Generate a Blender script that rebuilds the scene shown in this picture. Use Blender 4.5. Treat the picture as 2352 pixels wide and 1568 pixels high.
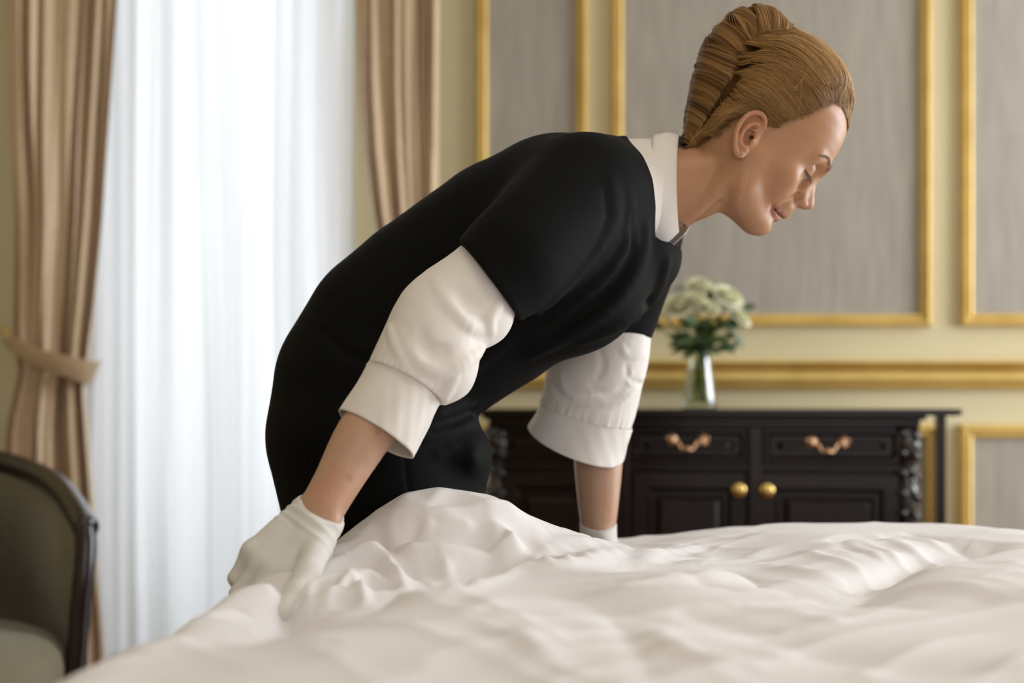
import bpy, math, random
import numpy as np
from mathutils import Vector
C = bpy.context.scene.collection
for o in list(bpy.data.objects): bpy.data.objects.remove(o)
random.seed(5); RNG = np.random.default_rng(5)
FPX = 3267.0; CAMZ = 0.9; HOR = 930.0; CXP = 1176.0

# ------------------------------------------------------------------ camera, world, lights, exposure
cd = bpy.data.cameras.new('camera'); cam = bpy.data.objects.new('camera', cd); C.objects.link(cam)
cam.location = (0, 0, CAMZ); cam.rotation_euler = (math.pi/2, 0, 0)
cd.sensor_width = 36.0; cd.lens = FPX*36.0/2352.0; cd.shift_y = (HOR-784.0)/2352.0
cd.clip_start = 0.02
cd.dof.use_dof = True; cd.dof.focus_distance = 1.84; cd.dof.aperture_fstop = 2.4
bpy.context.scene.camera = cam
w = bpy.data.worlds.new('sky'); bpy.context.scene.world = w; w.use_nodes = True
w.node_tree.nodes['Background'].inputs[0].default_value = (0.94, 0.965, 1.0, 1)
w.node_tree.nodes['Background'].inputs[1].default_value = .90
vs = bpy.context.scene.view_settings
vs.view_transform = 'Standard'; vs.look = 'None'; vs.gamma = 1; vs.use_curve_mapping = False; vs.exposure = 0.0
bpy.context.scene.cycles.use_denoising = True
bpy.context.scene.cycles.max_bounces = 8
bpy.context.scene.cycles.transparent_max_bounces = 16

def area_light(name, loc, target, sx, sy, power, color):
    l = bpy.data.lights.new(name, 'AREA'); l.shape = 'RECTANGLE'; l.size = sx; l.size_y = sy
    l.energy = power; l.color = color
    o = bpy.data.objects.new(name, l); C.objects.link(o); o.location = loc
    o.rotation_euler = (Vector(target)-Vector(loc)).to_track_quat('-Z', 'Y').to_euler()
    return o
# daylight entering by the window of the right wall and the balcony window
area_light('window_daylight_right', (3.28, 2.75, 1.55), (0, 2.55, 1.45), 1.9, 2.2, 112, (0.86, 0.93, 1.0))
area_light('rear_fill_light', (0.9, -2.55, 1.7), (0.9, 2.0, 1.3), 3.4, 2.0, 22, (1.0, 0.97, 0.96))  # soft fill added behind the camera to brighten the room
area_light('window_daylight_balcony', (-0.82, 4.25, 1.5), (-0.6, 2.0, 1.2), 1.5, 2.4, 24, (0.94, 0.97, 1.0))
area_light('ceiling_area_light', (0.6, 0.9, 2.9), (0.6, 0.95, 0), 1.2, 1.2, 10, (1.0, 0.86, 0.68))  # warm area light below the ceiling, no fixture modelled

def P(px, py, Y):
    return np.array(((px-CXP)/FPX*Y, Y, CAMZ-(py-HOR)/FPX*Y))

# ------------------------------------------------------------------ materials
def mat(name, col, rough=0.6, metal=0.0, noise=None, bump=None, sheen=0.0, spec=0.5, weave=None, sss=0.0, attr=None, coat=0.0, stretch=None):
    m = bpy.data.materials.new(name); m.use_nodes = True; nt = m.node_tree; b = nt.nodes['Principled BSDF']
    b.inputs['Base Color'].default_value = (*col, 1); b.inputs['Roughness'].default_value = rough
    b.inputs['Metallic'].default_value = metal; b.inputs['Specular IOR Level'].default_value = spec
    b.inputs['Sheen Weight'].default_value = sheen; b.inputs['Coat Weight'].default_value = coat
    if sss > 0:
        b.inputs['Subsurface Weight'].default_value = sss; b.inputs['Subsurface Radius'].default_value = (1.0, .35, .18)
        b.inputs['Subsurface Scale'].default_value = 0.012
    tc = nt.nodes.new('ShaderNodeTexCoord'); src = None
    if attr:
        a = nt.nodes.new('ShaderNodeAttribute'); a.attribute_name = attr; src = a.outputs['Color']
        nt.links.new(src, b.inputs['Base Color'])
    mp = nt.nodes.new('ShaderNodeMapping'); nt.links.new(tc.outputs['Object'], mp.inputs[0])
    if stretch: mp.inputs['Scale'].default_value = stretch
    if noise:      # (scale, colour2, lo, hi)
        n = nt.nodes.new('ShaderNodeTexNoise'); n.inputs['Scale'].default_value = noise[0]; n.inputs['Detail'].default_value = 5
        nt.links.new(mp.outputs[0], n.inputs[0])
        r = nt.nodes.new('ShaderNodeMapRange'); r.inputs[1].default_value = noise[2]; r.inputs[2].default_value = noise[3]
        nt.links.new(n.outputs[0], r.inputs[0])
        mx = nt.nodes.new('ShaderNodeMix'); mx.data_type = 'RGBA'
        nt.links.new(r.outputs[0], mx.inputs[0]); mx.inputs[6].default_value = (*col, 1); mx.inputs[7].default_value = (*noise[1], 1)
        nt.links.new(mx.outputs[2], b.inputs['Base Color'])
    if bump:       # (scale, strength, distance)
        n = nt.nodes.new('ShaderNodeTexNoise'); n.inputs['Scale'].default_value = bump[0]; n.inputs['Detail'].default_value = 6
        nt.links.new(mp.outputs[0], n.inputs[0])
        bp = nt.nodes.new('ShaderNodeBump'); bp.inputs['Strength'].default_value = bump[1]; bp.inputs['Distance'].default_value = bump[2]
        nt.links.new(n.outputs[0], bp.inputs['Height']); nt.links.new(bp.outputs[0], b.inputs['Normal'])
    return m

M = {}
M['cream'] = mat('cream_paint', (.62, .54, .335), .55, noise=(1.5, (.59, .505, .30), .35, .65))
M['gold'] = mat('gold_paint', (.70, .50, .16), .42, metal=.3, noise=(9, (.60, .40, .11), .4, .7), bump=(60, .15, .002))
M['panelfabric'] = mat('taupe_silk', (.36, .32, .265), .7, noise=(16, (.30, .265, .22), .35, .7), stretch=(3, 3, .35), sheen=.15, bump=(300, .2, .001))
M['ceiling'] = mat('ceiling_paint', (.8, .77, .7), .7)
M['floor'] = mat('oak_floor', (.23, .12, .055), .35, noise=(6, (.16, .08, .035), .3, .7), stretch=(1, .15, 1))
M['white_trim'] = mat('white_lacquer', (.8, .8, .78), .3)
M['curtain'] = mat('satin_curtain', (.64, .475, .305), .48, sheen=.2, bump=(500, .15, .0006), noise=(30, (.60, .44, .28), .4, .7))
M['tieback'] = mat('tieback_satin', (.42, .29, .17), .5, sheen=.1)
M['wood'] = mat('dark_mahogany', (.010, .0045, .0035), .30, noise=(25, (.017, .007, .005), .4, .7), coat=.08, spec=.32, stretch=(1, 1, .2))
M['wood2'] = mat('chair_mahogany', (.016, .007, .005), .3, coat=.3)
M['carved'] = mat('carved_mahogany', (.012, .006, .005), .22, coat=.7)
M['brass'] = mat('polished_brass', (.83, .58, .2), .22, metal=1)
M['bronze'] = mat('copper_bronze', (.80, .50, .30), .38, metal=1, bump=(200, .3, .001))
M['upholstery'] = mat('olive_upholstery', (.20, .17, .105), .85, sheen=.25, bump=(900, .35, .0006), noise=(60, (.175, .148, .09), .4, .7))
M['seatcloth'] = mat('seat_cloth', (.19, .16, .095), .85, sheen=.2, bump=(900, .3, .0006))
M['duvet'] = mat('cotton_duvet', (.80, .765, .775), .62, sheen=.12, bump=(9, .12, .006), spec=.3)
M['mattress'] = mat('mattress_ticking', (.7, .68, .64), .8)
M['dress'] = mat('black_crepe', (.0040, .0040, .0039), .75, spec=.09, bump=(1500, .2, .0003))
M['shirt'] = mat('white_poplin', (.78, .725, .68), .6, sheen=.08, bump=(40, .12, .002), spec=.3)
M['glove'] = mat('white_glove', (.70, .67, .64), .8, sheen=.15, bump=(700, .25, .0004), spec=.2)
M['skin'] = mat('skin', (.6, .35, .24), .42, sss=.10, attr='Col', bump=(420, .1, .0004), spec=.4)
M['hair'] = mat('strawberry_blond_hair', (.35, .15, .04), .42, attr='Col', spec=.4)
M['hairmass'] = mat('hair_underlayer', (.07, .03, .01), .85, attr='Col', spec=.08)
M['lash'] = mat('lash', (.035, .02, .012), .5)
M['brow'] = mat('brow_hair', (.24, .15, .08), .6)
M['eye'] = mat('eye_white', (.6, .56, .52), .12)
M['earring'] = mat('silver', (.8, .75, .65), .15, metal=1)
M['shoe'] = mat('black_leather', (.01, .01, .01), .3)
M['petal'] = mat('ivory_petal', (.74, .72, .46), .6, sss=.0, noise=(40, (.80, .79, .62), .35, .65))
M['stem'] = mat('green_stem', (.11, .16, .03), .5)
M['leaf'] = mat('green_leaf', (.035, .07, .02), .45, noise=(40, (.06, .11, .035), .4, .6))
M['greyleaf'] = mat('grey_green_leaf', (.20, .27, .18), .6)

def thin_glass(name, tint, refl):
    m = bpy.data.materials.new(name); m.use_nodes = True; nt = m.node_tree; nt.nodes.clear()
    o = nt.nodes.new('ShaderNodeOutputMaterial'); t = nt.nodes.new('ShaderNodeBsdfTransparent'); t.inputs[0].default_value = (*tint, 1)
    g = nt.nodes.new('ShaderNodeBsdfGlossy'); g.inputs['Roughness'].default_value = .05
    f = nt.nodes.new('ShaderNodeLayerWeight'); f.inputs[0].default_value = refl
    mx = nt.nodes.new('ShaderNodeMixShader')
    nt.links.new(f.outputs['Facing' if refl > .3 else 'Fresnel'], mx.inputs[0]); nt.links.new(t.outputs[0], mx.inputs[1]); nt.links.new(g.outputs[0], mx.inputs[2])
    nt.links.new(mx.outputs[0], o.inputs[0]); return m
M['pane'] = thin_glass('window_glass', (.97, .98, .98), .1)
M['vaseglass'] = thin_glass('vase_glass', (.90, .92, .88), .31)

def sheer_mat():
    m = bpy.data.materials.new('sheer_voile'); m.use_nodes = True; nt = m.node_tree; nt.nodes.clear()
    o = nt.nodes.new('ShaderNodeOutputMaterial'); t = nt.nodes.new('ShaderNodeBsdfTransparent')
    d = nt.nodes.new('ShaderNodeBsdfDiffuse'); d.inputs[0].default_value = (.9, .89, .88, 1)
    l = nt.nodes.new('ShaderNodeBsdfTranslucent'); l.inputs[0].default_value = (.90, .92, .96, 1)
    a = nt.nodes.new('ShaderNodeMixShader'); a.inputs[0].default_value = .62
    nt.links.new(d.outputs[0], a.inputs[1]); nt.links.new(l.outputs[0], a.inputs[2])
    b = nt.nodes.new('ShaderNodeMixShader'); b.inputs[0].default_value = .87
    nt.links.new(t.outputs[0], b.inputs[1]); nt.links.new(a.outputs[0], b.inputs[2]); nt.links.new(b.outputs[0], o.inputs[0])
    return m
M['sheer'] = sheer_mat()

# ------------------------------------------------------------------ object helpers
def link(name, me, m=None, parent=None, smooth=True):
    o = bpy.data.objects.new(name, me); C.objects.link(o)
    if m is not None: me.materials.append(m)
    if smooth and len(me.polygons): me.polygons.foreach_set('use_smooth', [True]*len(me.polygons))
    if parent is not None: o.parent = parent
    return o
def mesh(name, V, F, m, parent=None, smooth=True):
    me = bpy.data.meshes.new(name)
    me.from_pydata([tuple(map(float, v)) for v in V], [], [tuple(map(int, f)) for f in F]); me.update()
    return link(name, me, m, parent, smooth)
def npmesh(name, V, Q, m, parent=None, col=None, smooth=True):
    """V (n,3) float, Q (k,4) or (k,3) int arrays, fast path"""
    me = bpy.data.meshes.new(name); n, k, w_ = len(V), len(Q), Q.shape[1]
    me.vertices.add(n); me.vertices.foreach_set('co', np.asarray(V, np.float32).ravel())
    me.loops.add(k*w_); me.loops.foreach_set('vertex_index', np.asarray(Q, np.int32).ravel())
    me.polygons.add(k); me.polygons.foreach_set('loop_start', np.arange(0, k*w_, w_, dtype=np.int32))
    me.update(calc_edges=True); me.validate()
    if col is not None:
        a = me.color_attributes.new('Col', 'FLOAT_COLOR', 'POINT')
        c4 = np.ones((n, 4), np.float32); c4[:, :3] = col; a.data.foreach_set('color', c4.ravel())
    return link(name, me, m, parent, smooth)
def tag(o, label=None, cat=None, group=None, kind=None):
    if label: o['label'] = label
    if cat: o['category'] = cat
    if group: o['group'] = group
    if kind: o['kind'] = kind
    return o
def empty(name, loc, label, cat, group=None):
    o = bpy.data.objects.new(name, None); C.objects.link(o); o.location = loc; o.empty_display_size = .05
    return tag(o, label, cat, group)
def keep(parent, kids):           # parent in place although parts are written in world coordinates
    for k in kids:
        k.parent = parent; k.location = [k.location[i]-parent.location[i] for i in range(3)]
def boxvf(x0, x1, y0, y1, z0, z1, b=0.0):
    if b <= 0:
        V = [(x, y, z) for z in (z0, z1) for y in (y0, y1) for x in (x0, x1)]
        F = [(0, 2, 3, 1), (4, 5, 7, 6), (0, 1, 5, 4), (2, 6, 7, 3), (0, 4, 6, 2), (1, 3, 7, 5)]
        return V, F
    import bmesh
    bm = bmesh.new(); bmesh.ops.create_cube(bm, size=1)
    for v in bm.verts: v.co = ((x0+x1)/2+v.co.x*(x1-x0), (y0+y1)/2+v.co.y*(y1-y0), (z0+z1)/2+v.co.z*(z1-z0))
    bmesh.ops.bevel(bm, geom=bm.edges[:], offset=b, segments=2, affect='EDGES', profile=.6)
    bm.verts.index_update(); V = [tuple(v.co) for v in bm.verts]; F = [tuple(q.index for q in f.verts) for f in bm.faces]; bm.free()
    return V, F
def box(name, x0, x1, y0, y1, z0, z1, m, parent=None, b=0.0):
    V, F = boxvf(x0, x1, y0, y1, z0, z1, b); return mesh(name, V, F, m, parent, smooth=False)
def tubevf(pts, rad, n=10, cap=True, flat=1.0, up=(0, 0, 1)):
    pts = [np.array(p, float) for p in pts]; V = []; F = []; N = len(pts)
    up = np.array(up, float)
    for i, p in enumerate(pts):
        t = pts[min(i+1, N-1)]-pts[max(i-1, 0)]; t /= (np.linalg.norm(t)+1e-9)
        s = np.cross(t, up)
        if np.linalg.norm(s) < 1e-3: s = np.cross(t, (1, 0, 0))
        s /= np.linalg.norm(s); u = np.cross(s, t)
        r = rad[i] if hasattr(rad, '__len__') else rad
        for k in range(n):
            a = 2*math.pi*k/n; V.append(p+r*(math.cos(a)*s+math.sin(a)*u*flat))
    for i in range(N-1):
        for k in range(n):
            F.append((i*n+k, i*n+(k+1) % n, (i+1)*n+(k+1) % n, (i+1)*n+k))
    if cap: F.append(tuple(range(n-1, -1, -1))); F.append(tuple((N-1)*n+k for k in range(n)))
    return V, F
def tube(name, pts, rad, m, parent=None, **k):
    V, F = tubevf(pts, rad, **k); return mesh(name, V, F, m, parent)
def joinvf(parts):
    V = []; F = []
    for v, f in parts:
        o = len(V); V += list(v); F += [tuple(i+o for i in q) for q in f]
    return V, F
def spline(pts, n):
    pts = np.array(pts, float); t = np.linspace(0, len(pts)-1, n); out = []
    for x in t:
        i = min(int(x), len(pts)-2); f = x-i
        p0 = pts[max(i-1, 0)]; p1 = pts[i]; p2 = pts[i+1]; p3 = pts[min(i+2, len(pts)-1)]
        out.append(.5*((2*p1)+(-p0+p2)*f+(2*p0-5*p1+4*p2-p3)*f*f+(-p0+3*p1-3*p2+p3)*f**3))
    return np.array(out)
def lathevf(prof, n=32, c=(0, 0, 0)):
    V = []; F = []
    for r, z in prof:
        for k in range(n):
            a = 2*math.pi*k/n; V.append((c[0]+r*math.cos(a), c[1]+r*math.sin(a), c[2]+z))
    for i in range(len(prof)-1):
        for k in range(n): F.append((i*n+k, i*n+(k+1) % n, (i+1)*n+(k+1) % n, (i+1)*n+k))
    return V, F
def _hash(ix, iy, s):
    h = (ix*374761393+iy*668265263+s*982451653) & 0x7fffffff
    h = ((h ^ (h >> 13))*1274126177) & 0x7fffffff
    return (h ^ (h >> 16)) & 0xffff
def perlin(x, y, s=0):
    xi = np.floor(x).astype(np.int64); yi = np.floor(y).astype(np.int64); fx = x-xi; fy = y-yi
    u = fx*fx*fx*(fx*(fx*6-15)+10); v = fy*fy*fy*(fy*(fy*6-15)+10)
    def g(ix, iy, dx, dy):
        a = _hash(ix, iy, s)/65536.0*2*np.pi; return np.cos(a)*dx+np.sin(a)*dy
    a = g(xi, yi, fx, fy); b = g(xi+1, yi, fx-1, fy); c = g(xi, yi+1, fx, fy-1); d = g(xi+1, yi+1, fx-1, fy-1)
    return ((a*(1-u)+b*u)*(1-v)+(c*(1-u)+d*u)*v)*1.5
def sstep(a, b, x):
    t = np.clip((x-a)/(b-a), 0, 1); return t*t*(3-2*t)
# ------------------------------------------------------------------ the room
WY = 3.95      # face of the back wall
XL, XR, YB, ZC = -2.3, 3.3, -2.6, 3.0
def xw(px, Y=WY): return (px-CXP)/FPX*Y
def zw(py, Y=WY): return CAMZ-(py-HOR)/FPX*Y
def S(o): return tag(o, kind='structure')
S(box('floor', XL-.2, XR+.2, YB-.2, WY+.9, -.1, 0, M['floor']))
S(box('ceiling', XL-.2, XR+.2, YB-.2, WY+.3, ZC, ZC+.1, M['ceiling']))
OX0, OX1, OZ = xw(120), xw(815, 3.95), 2.62       # balcony window opening
wb = joinvf([boxvf(XL-.2, OX0, WY, WY+.22, 0, ZC), boxvf(OX1, XR+.2, WY, WY+.22, 0, ZC), boxvf(OX0, OX1, WY, WY+.22, OZ, ZC)])
S(mesh('wall_back', *wb, M['cream'], smooth=False))
S(box('wall_left', XL-.2, XL, YB-.2, WY, 0, ZC, M['cream']))
wr = joinvf([boxvf(XR, XR+.2, YB-.2, 1.8, 0, ZC), boxvf(XR, XR+.2, 3.7, WY, 0, ZC), boxvf(XR, XR+.2, 1.8, 3.7, 0, .45), boxvf(XR, XR+.2, 1.8, 3.7, 2.65, ZC)])
S(mesh('wall_right', *wr, M['cream'], smooth=False))
wf = joinvf([boxvf(XL, -.8, YB-.2, YB, 0, ZC), boxvf(2.6, XR, YB-.2, YB, 0, ZC), boxvf(-.8, 2.6, YB-.2, YB, 0, .7), boxvf(-.8, 2.6, YB-.2, YB, 2.7, ZC)])
S(mesh('wall_front', *wf, M['cream'], smooth=False))

# moulding of rounded profile around a rectangle, mitred corners (a real picture-frame moulding)
def mould_rect(name, x0, x1, z0, z1, wd, m, parent, y=WY, dep=.028):
    prof = [(0, 0), (.02, .55), (.18, .95), (.34, 1.0), (.46, .62), (.58, .55), (.72, .80), (.86, .70), (1.0, 0.0)]
    V = []; F = []; n = len(prof)
    for (cx, cz, sx, sz) in ((x0, z0, 1, 1), (x1, z0, -1, 1), (x1, z1, -1, -1), (x0, z1, 1, -1)):
        for t, d in prof: V.append((cx+sx*t*wd, y-d*dep-.0005, cz+sz*t*wd))
    for c in range(4):
        for k in range(n-1):
            a, b = c*n+k, ((c+1) % 4)*n+k; F.append((a, a+1, b+1, b))
    return mesh(name, V, F, m, parent, smooth=False)
root = bpy.data.objects['wall_back']
def wall_panel(px0, px1, z0, z1, wd):
    x0, x1 = xw(px0), xw(px1)
    f = mould_rect('gold_frame', x0, x1, z0, z1, wd, M['gold'], root)
    p = box('fabric_panel', x0+wd*.8, x1-wd*.8, WY-.006, WY+.001, z0+wd*.8, z1-wd*.8, M['panelfabric'], root)
ZU0, ZU1 = zw(750), 2.72
wall_panel(1093, 1350, ZU0, ZU1, .036)
wall_panel(1403, 2137, ZU0, ZU1, .036)
wall_panel(2203, 2760, ZU0, ZU1, .038)
ZL1, ZL0 = zw(974), .22
wall_panel(1093, 1350, ZL0, ZL1, .036)
wall_panel(1403, 2150, ZL0, ZL1, .036)
wall_panel(2200, 2760, ZL0, ZL1, .040)
# chair rail: moulded profile swept along the wall
def hrail(name, x0, x1, zt, h, dep, prof, m, parent=None):
    V = []; F = []
    for x in (x0, x1):
        for t, d in prof: V.append((x, WY-d*dep, zt-t*h))
    n = len(prof)
    for k in range(n-1): F.append((k, k+1, n+k+1, n+k))
    F.append(tuple(range(n))); F.append(tuple(range(2*n-1, n-1, -1)))
    return mesh(name, V, F, m, parent, smooth=False)
S(hrail('trim_1', xw(1040), XR, zw(829), .0775, .045,
        [(0, 0), (0, 1.0), (.05, 1.05), (.10, .95), (.22, .45), (.34, .10), (.38, .10), (.41, .70), (.50, .88), (.64, .90), (.76, .74), (.80, .60), (.84, .66), (1.0, .40), (1.0, 0)], M['gold']))
S(box('baseboard_back', OX1+.12, XR, WY-.02, WY, 0, .14, M['cream']))
S(hrail('trim_2', XL, XR, ZC, .16, .14, [(0, 0), (0, 1), (.15, 1), (.3, .7), (.6, .45), (.8, .2), (1, .15), (1, 0)], M['ceiling']))

# ---- window: french window with stiles, rails and panes in the opening
wn = empty('window_1', (OX0, WY+.1, 0), None, None); wn['kind'] = 'structure'
def wbox(name, a, b, z0, z1, m, d0=.06, d1=.11, bb=.004):
    V, F = boxvf(a-OX0, b-OX0, d0-.1, d1-.1, z0, z1, bb); return mesh(name, V, F, m, wn, smooth=False)
wbox('window_frame', OX0, OX0+.05, 0, OZ, M['white_trim'], .03, .15)
wbox('window_frame', OX1-.05, OX1, 0, OZ, M['white_trim'], .03, .15)
wbox('window_frame', OX0+.05, OX1-.05, OZ-.05, OZ, M['white_trim'], .03, .15)
wbox('window_frame', OX0+.05, OX1-.05, 0, .04, M['white_trim'], .03, .15)
def xg(px): return xw(px, 4.05)
wbox('window_frame', OX0+.05, xg(250), .04, OZ-.05, M['white_trim'])
for (a, b) in ((300, 325), (345, 366), (575, 612)): wbox('sash_stile', xg(a), xg(b), .04, OZ-.05, M['white_trim'])
wbox('sash_stile', xg(770), OX1-.05, .04, OZ-.05, M['white_trim'])
for (a, b) in ((250, 300), (325, 345), (366, 575), (612, 770)):
    for (c, d) in ((.04, .2), (OZ-.13, OZ-.05)): wbox('sash_rail', xg(a), xg(b), c, d, M['white_trim'])
    wbox('glass_pane', xg(a), xg(b), .2, OZ-.13, M['pane'], .083, .087, 0)
# sheer curtain: one hanging sheet of fine pleats
def pleat_sheet(name, xl, xr, ztop, zbot, Y, amp, freq, nx, nz, m, seed, thick=0.0, ytop=None):
    s = np.linspace(0, 1, nx); z = np.linspace(ztop, zbot, nz); Sg, Z = np.meshgrid(s, z)
    L = xl(Z); R = xr(Z); Wd = R-L
    ph = Sg*freq*2*np.pi+2.2*perlin(Sg*6+seed, Z*.35+seed, seed)*2+1.4*perlin(Sg*15, Z*.7, seed+1)
    a = amp*(.65+.8*np.abs(perlin(Sg*9, Z*.5+3, seed+2)))
    dep = a*np.sin(ph)+a*.22*np.sin(2.3*ph+1.0)+.6*amp*perlin(Sg*4, Z*1.1, seed+5)
    X = L+Sg*Wd+.25*a*np.cos(ph); Yv = Y+dep
    V = np.stack([X, Yv, Z], -1).reshape(-1, 3)
    i = np.arange(nz-1)[:, None]*nx+np.arange(nx-1)[None, :]
    Q = np.stack([i, i+1, i+nx+1, i+nx], -1).reshape(-1, 4)
    return npmesh(name, V, Q, m)
def lin(tab, Y):   # table of (py, px) -> world function of z at depth Y
    zs = [zw(p, Y) for p, _ in tab][::-1]; xs = [xw(q, Y) for _, q in tab][::-1]
    return lambda Z: np.interp(Z, zs, xs)
YS = 3.83
sh = pleat_sheet('sheer_curtain', lambda Z: xw(100, YS)+0*Z, lambda Z: xw(812, YS)+0*Z, 2.66, .03, YS, .024, 10, 900, 60, M['sheer'], 3)
tag(sh, 'sheer white voile curtain glowing in front of the balcony window', 'curtain')
YD = 3.68
tl = [(-1300, 10), (-600, 12), (0, 14), (300, 22), (500, 32), (750, 30), (800, 34), (850, 44), (900, 34), (960, 20), (1000, 14), (1200, 6), (1700, -6)]
tr = [(-1300, 300), (-600, 290), (0, 277), (200, 264), (500, 243), (700, 224), (800, 211), (850, 206), (885, 197), (930, 200), (1000, 205), (1200, 218), (1480, 236), (1700, 245)]
dl = pleat_sheet('left_drape', lin(tl, YD), lin(tr, YD), 2.74, .03, YD, .036, 3.5, 420, 150, M['curtain'], 11)
dl.name = 'drape'
el = empty('window_drape', (xw(120, YD), YD, 0), 'tan satin drape tied back, hanging left of the sheer curtain', 'curtain')
keep(el, [dl])
def soft_flat(path, hw, th, name, m, n=28):
    c = spline(path, n); V = []; F = []
    for i, p in enumerate(c):
        t = c[min(i+1, n-1)]-c[max(i-1, 0)]; t /= np.linalg.norm(t)
        up = np.array((t[2]*-1, 0, t[0])); up /= (np.linalg.norm(up)+1e-9)
        if up[2] < 0: up = -up
        nn = np.cross(t, up)
        h = hw[0]+(hw[1]-hw[0])*i/(n-1)
        for a, b in ((-1, -.6), (-1, .6), (-.9, 1), (0, 1.3), (.9, 1), (1, .6), (1, -.6), (.9, -1), (0, -1.1), (-.9, -1)):
            V.append(p+up*a*h+nn*b*th)
    k = 10
    for i in range(n-1):
        for j in range(k): F.append((i*k+j, i*k+(j+1) % k, (i+1)*k+(j+1) % k, (i+1)*k+j))
    F.append(tuple(range(k))); F.append(tuple((n-1)*k+j for j in range(k)))
    return mesh(name, V, F, m)
D1 = YD-.075
tb = soft_flat([P(14, 775, D1+.11), P(34, 792, D1+.03), P(80, 818, D1), P(140, 838, D1-.012), P(190, 852, D1), P(213, 858, D1+.035), P(218, 856, D1+.08)], (.016, .037), .004, 'tieback', M['tieback'])
cr = tube('tieback_cord', [P(-60, 745, WY-.01), P(-20, 750, D1+.16), P(8, 756, D1+.12), P(28, 782, D1+.07)], [.009, .008, .008, .010], M['gold'])
keep(el, [tb, cr])
tl2 = [(-1300, 800), (0, 816), (200, 818), (350, 828), (500, 848), (620, 872), (830, 935), (900, 925), (1300, 890), (1700, 880)]
tr2 = [(-1300, 1015), (0, 1004), (600, 1002), (830, 1006), (1300, 1020), (1700, 1030)]
dr = pleat_sheet('drape', lin(tl2, YD), lin(tr2, YD), 2.74, .03, YD, .034, 2.7, 360, 120, M['curtain'], 23)
er = empty('window_drape', (xw(940, YD), YD, 0), 'tan satin drape hanging right of the sheer curtain, partly behind the woman', 'curtain')
keep(er, [dr])
tb2 = soft_flat([P(925, 850, D1+.06), P(945, 850, D1), P(985, 835, D1-.01), P(1012, 815, D1+.04), P(1030, 795, WY-.01)], (.035, .018), .004, 'tieback', M['tieback'])
keep(er, [tb2])

# ---- sideboard
YC = 3.40      # front plane at its middle
ang = math.radians(-9.0)          # its right end stands slightly nearer
cabx, caby = xw(1600, YC), YC
def cp(px, d=0.0):                # (x, y) where the ray of column px meets the front plane, pushed back by d
    nx, ny = -math.sin(ang), math.cos(ang)     # inward normal (away from the camera)
    k = (px-CXP)/FPX; c0 = nx*cabx+ny*caby+d
    y = c0/(nx*k+ny); return k*y, y
def zc(py, px): return CAMZ-(py-HOR)/FPX*cp(px)[1]
ux, uy = math.cos(ang), math.sin(ang)
def sa(px, d=0.0):                # coordinate along the front
    x, y = cp(px, d); return (x-cabx)*ux+(y-caby)*uy
cab = empty('sideboard', (cabx, caby, 0), 'dark mahogany sideboard with brass handles against the panelled back wall', 'sideboard')
cab.rotation_euler = (0, 0, ang)
ZT = CAMZ-.009
A0, A1 = sa(1128), sa(2108)
DEP = .36
def cb(name, a0, a1, d0, d1, z0, z1, m, parent=cab, b=.003): return box(name, a0, a1, d0, d1, z0, z1, m, parent, b)
cb('carcass', A0+.03, A1-.03, .02, DEP, .10, ZT-.035, M['wood'])
cb('plinth', A0-.01, A1+.01, -.01, DEP, 0, .10, M['wood'], b=.01)
# moulded top slab
tp = []
for (e, z0, z1) in ((.030, ZT-.016, ZT), (.018, ZT-.026, ZT-.016), (.006, ZT-.040, ZT-.026)):
    tp.append(boxvf(A0-e, A1+e+(.055 if z1 == ZT else 0), -e, DEP, z0, z1, .003))
mesh('top_slab', *joinvf(tp), M['wood'], cab, smooth=False)
edges = [1133, 1430, 1735, 2075]
zdt, zdb, zdo0, zdo1 = CAMZ-.045, zc(1062, 1600), zc(1078, 1600), .14
def raised(name, a0, a1, z0, z1, parent=cab, inset=.03):
    V = []; F = []
    def ring(i, d): return [(a0+i, d, z0+i), (a1-i, d, z0+i), (a1-i, d, z1-i), (a0+i, d, z1-i)]
    for i, d in ((0, .02), (0, -.004), (.004, -.008), (inset-.008, -.008), (inset, .006), (inset+.014, .006), (inset+.028, -.006)):
        V += ring(i, d)
    n = 7
    for k in range(n-1):
        for c in range(4): F.append((k*4+c, k*4+(c+1) % 4, (k+1)*4+(c+1) % 4, (k+1)*4+c))
    F.append(tuple((n-1)*4+c for c in range(4))); F.append((3, 2, 1, 0))
    return mesh(name, V, F, M['wood'], parent, smooth=False)
def bail(parent, a, z):           # swan-neck bail pull with two rosettes
    pts = []
    for t in np.linspace(-1, 1, 25):
        pts.append((a+t*.040, -.026-.008*math.cos(t*math.pi), z-.006-.017*(math.cos(t*math.pi)*.5+.5)+.009*abs(t)**3+.004*math.cos(3*math.pi*t)))
    V, F = tubevf(pts, [.0036+.0022*abs(math.cos(t*math.pi*1.5)) for t in np.linspace(-1, 1, 25)], 8)
    parts = [(V, F)]
    for s in (-1, 1):
        v, f = lathevf([(0, 0), (.005, .001), (.0075, .004), (.012, .007), (.014, .010), (.015, .012)], 14)
        v = [(a+s*.043+x*1.1, -.021+zz, z+.004+y*1.1) for x, y, zz in v]; parts.append((v, f))
        v, f = lathevf([(0, 0), (.006, .002), (.008, .006), (.006, .010), (.004, .018)], 10)
        v = [(a+s*.040+x, -.030+zz, z+y) for x, y, zz in v]; parts.append((v, f))
        for q in (-1, 1):
            v, f = tubevf([(a+s*(.043+.006*q), -.016, z+.004), (a+s*(.050+.008*q), -.018, z+.010*q), (a+s*(.058+.002*q), -.015, z+.005*q)], [.005, .005, .001], 6); parts.append((v, f))
    V, F = joinvf(parts); V = [(a+(v[0]-a)*.86, v[1], z+(v[2]-z)*.9) for v in V]
    return mesh('bail_handle', V, F, M['bronze'], parent)
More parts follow.
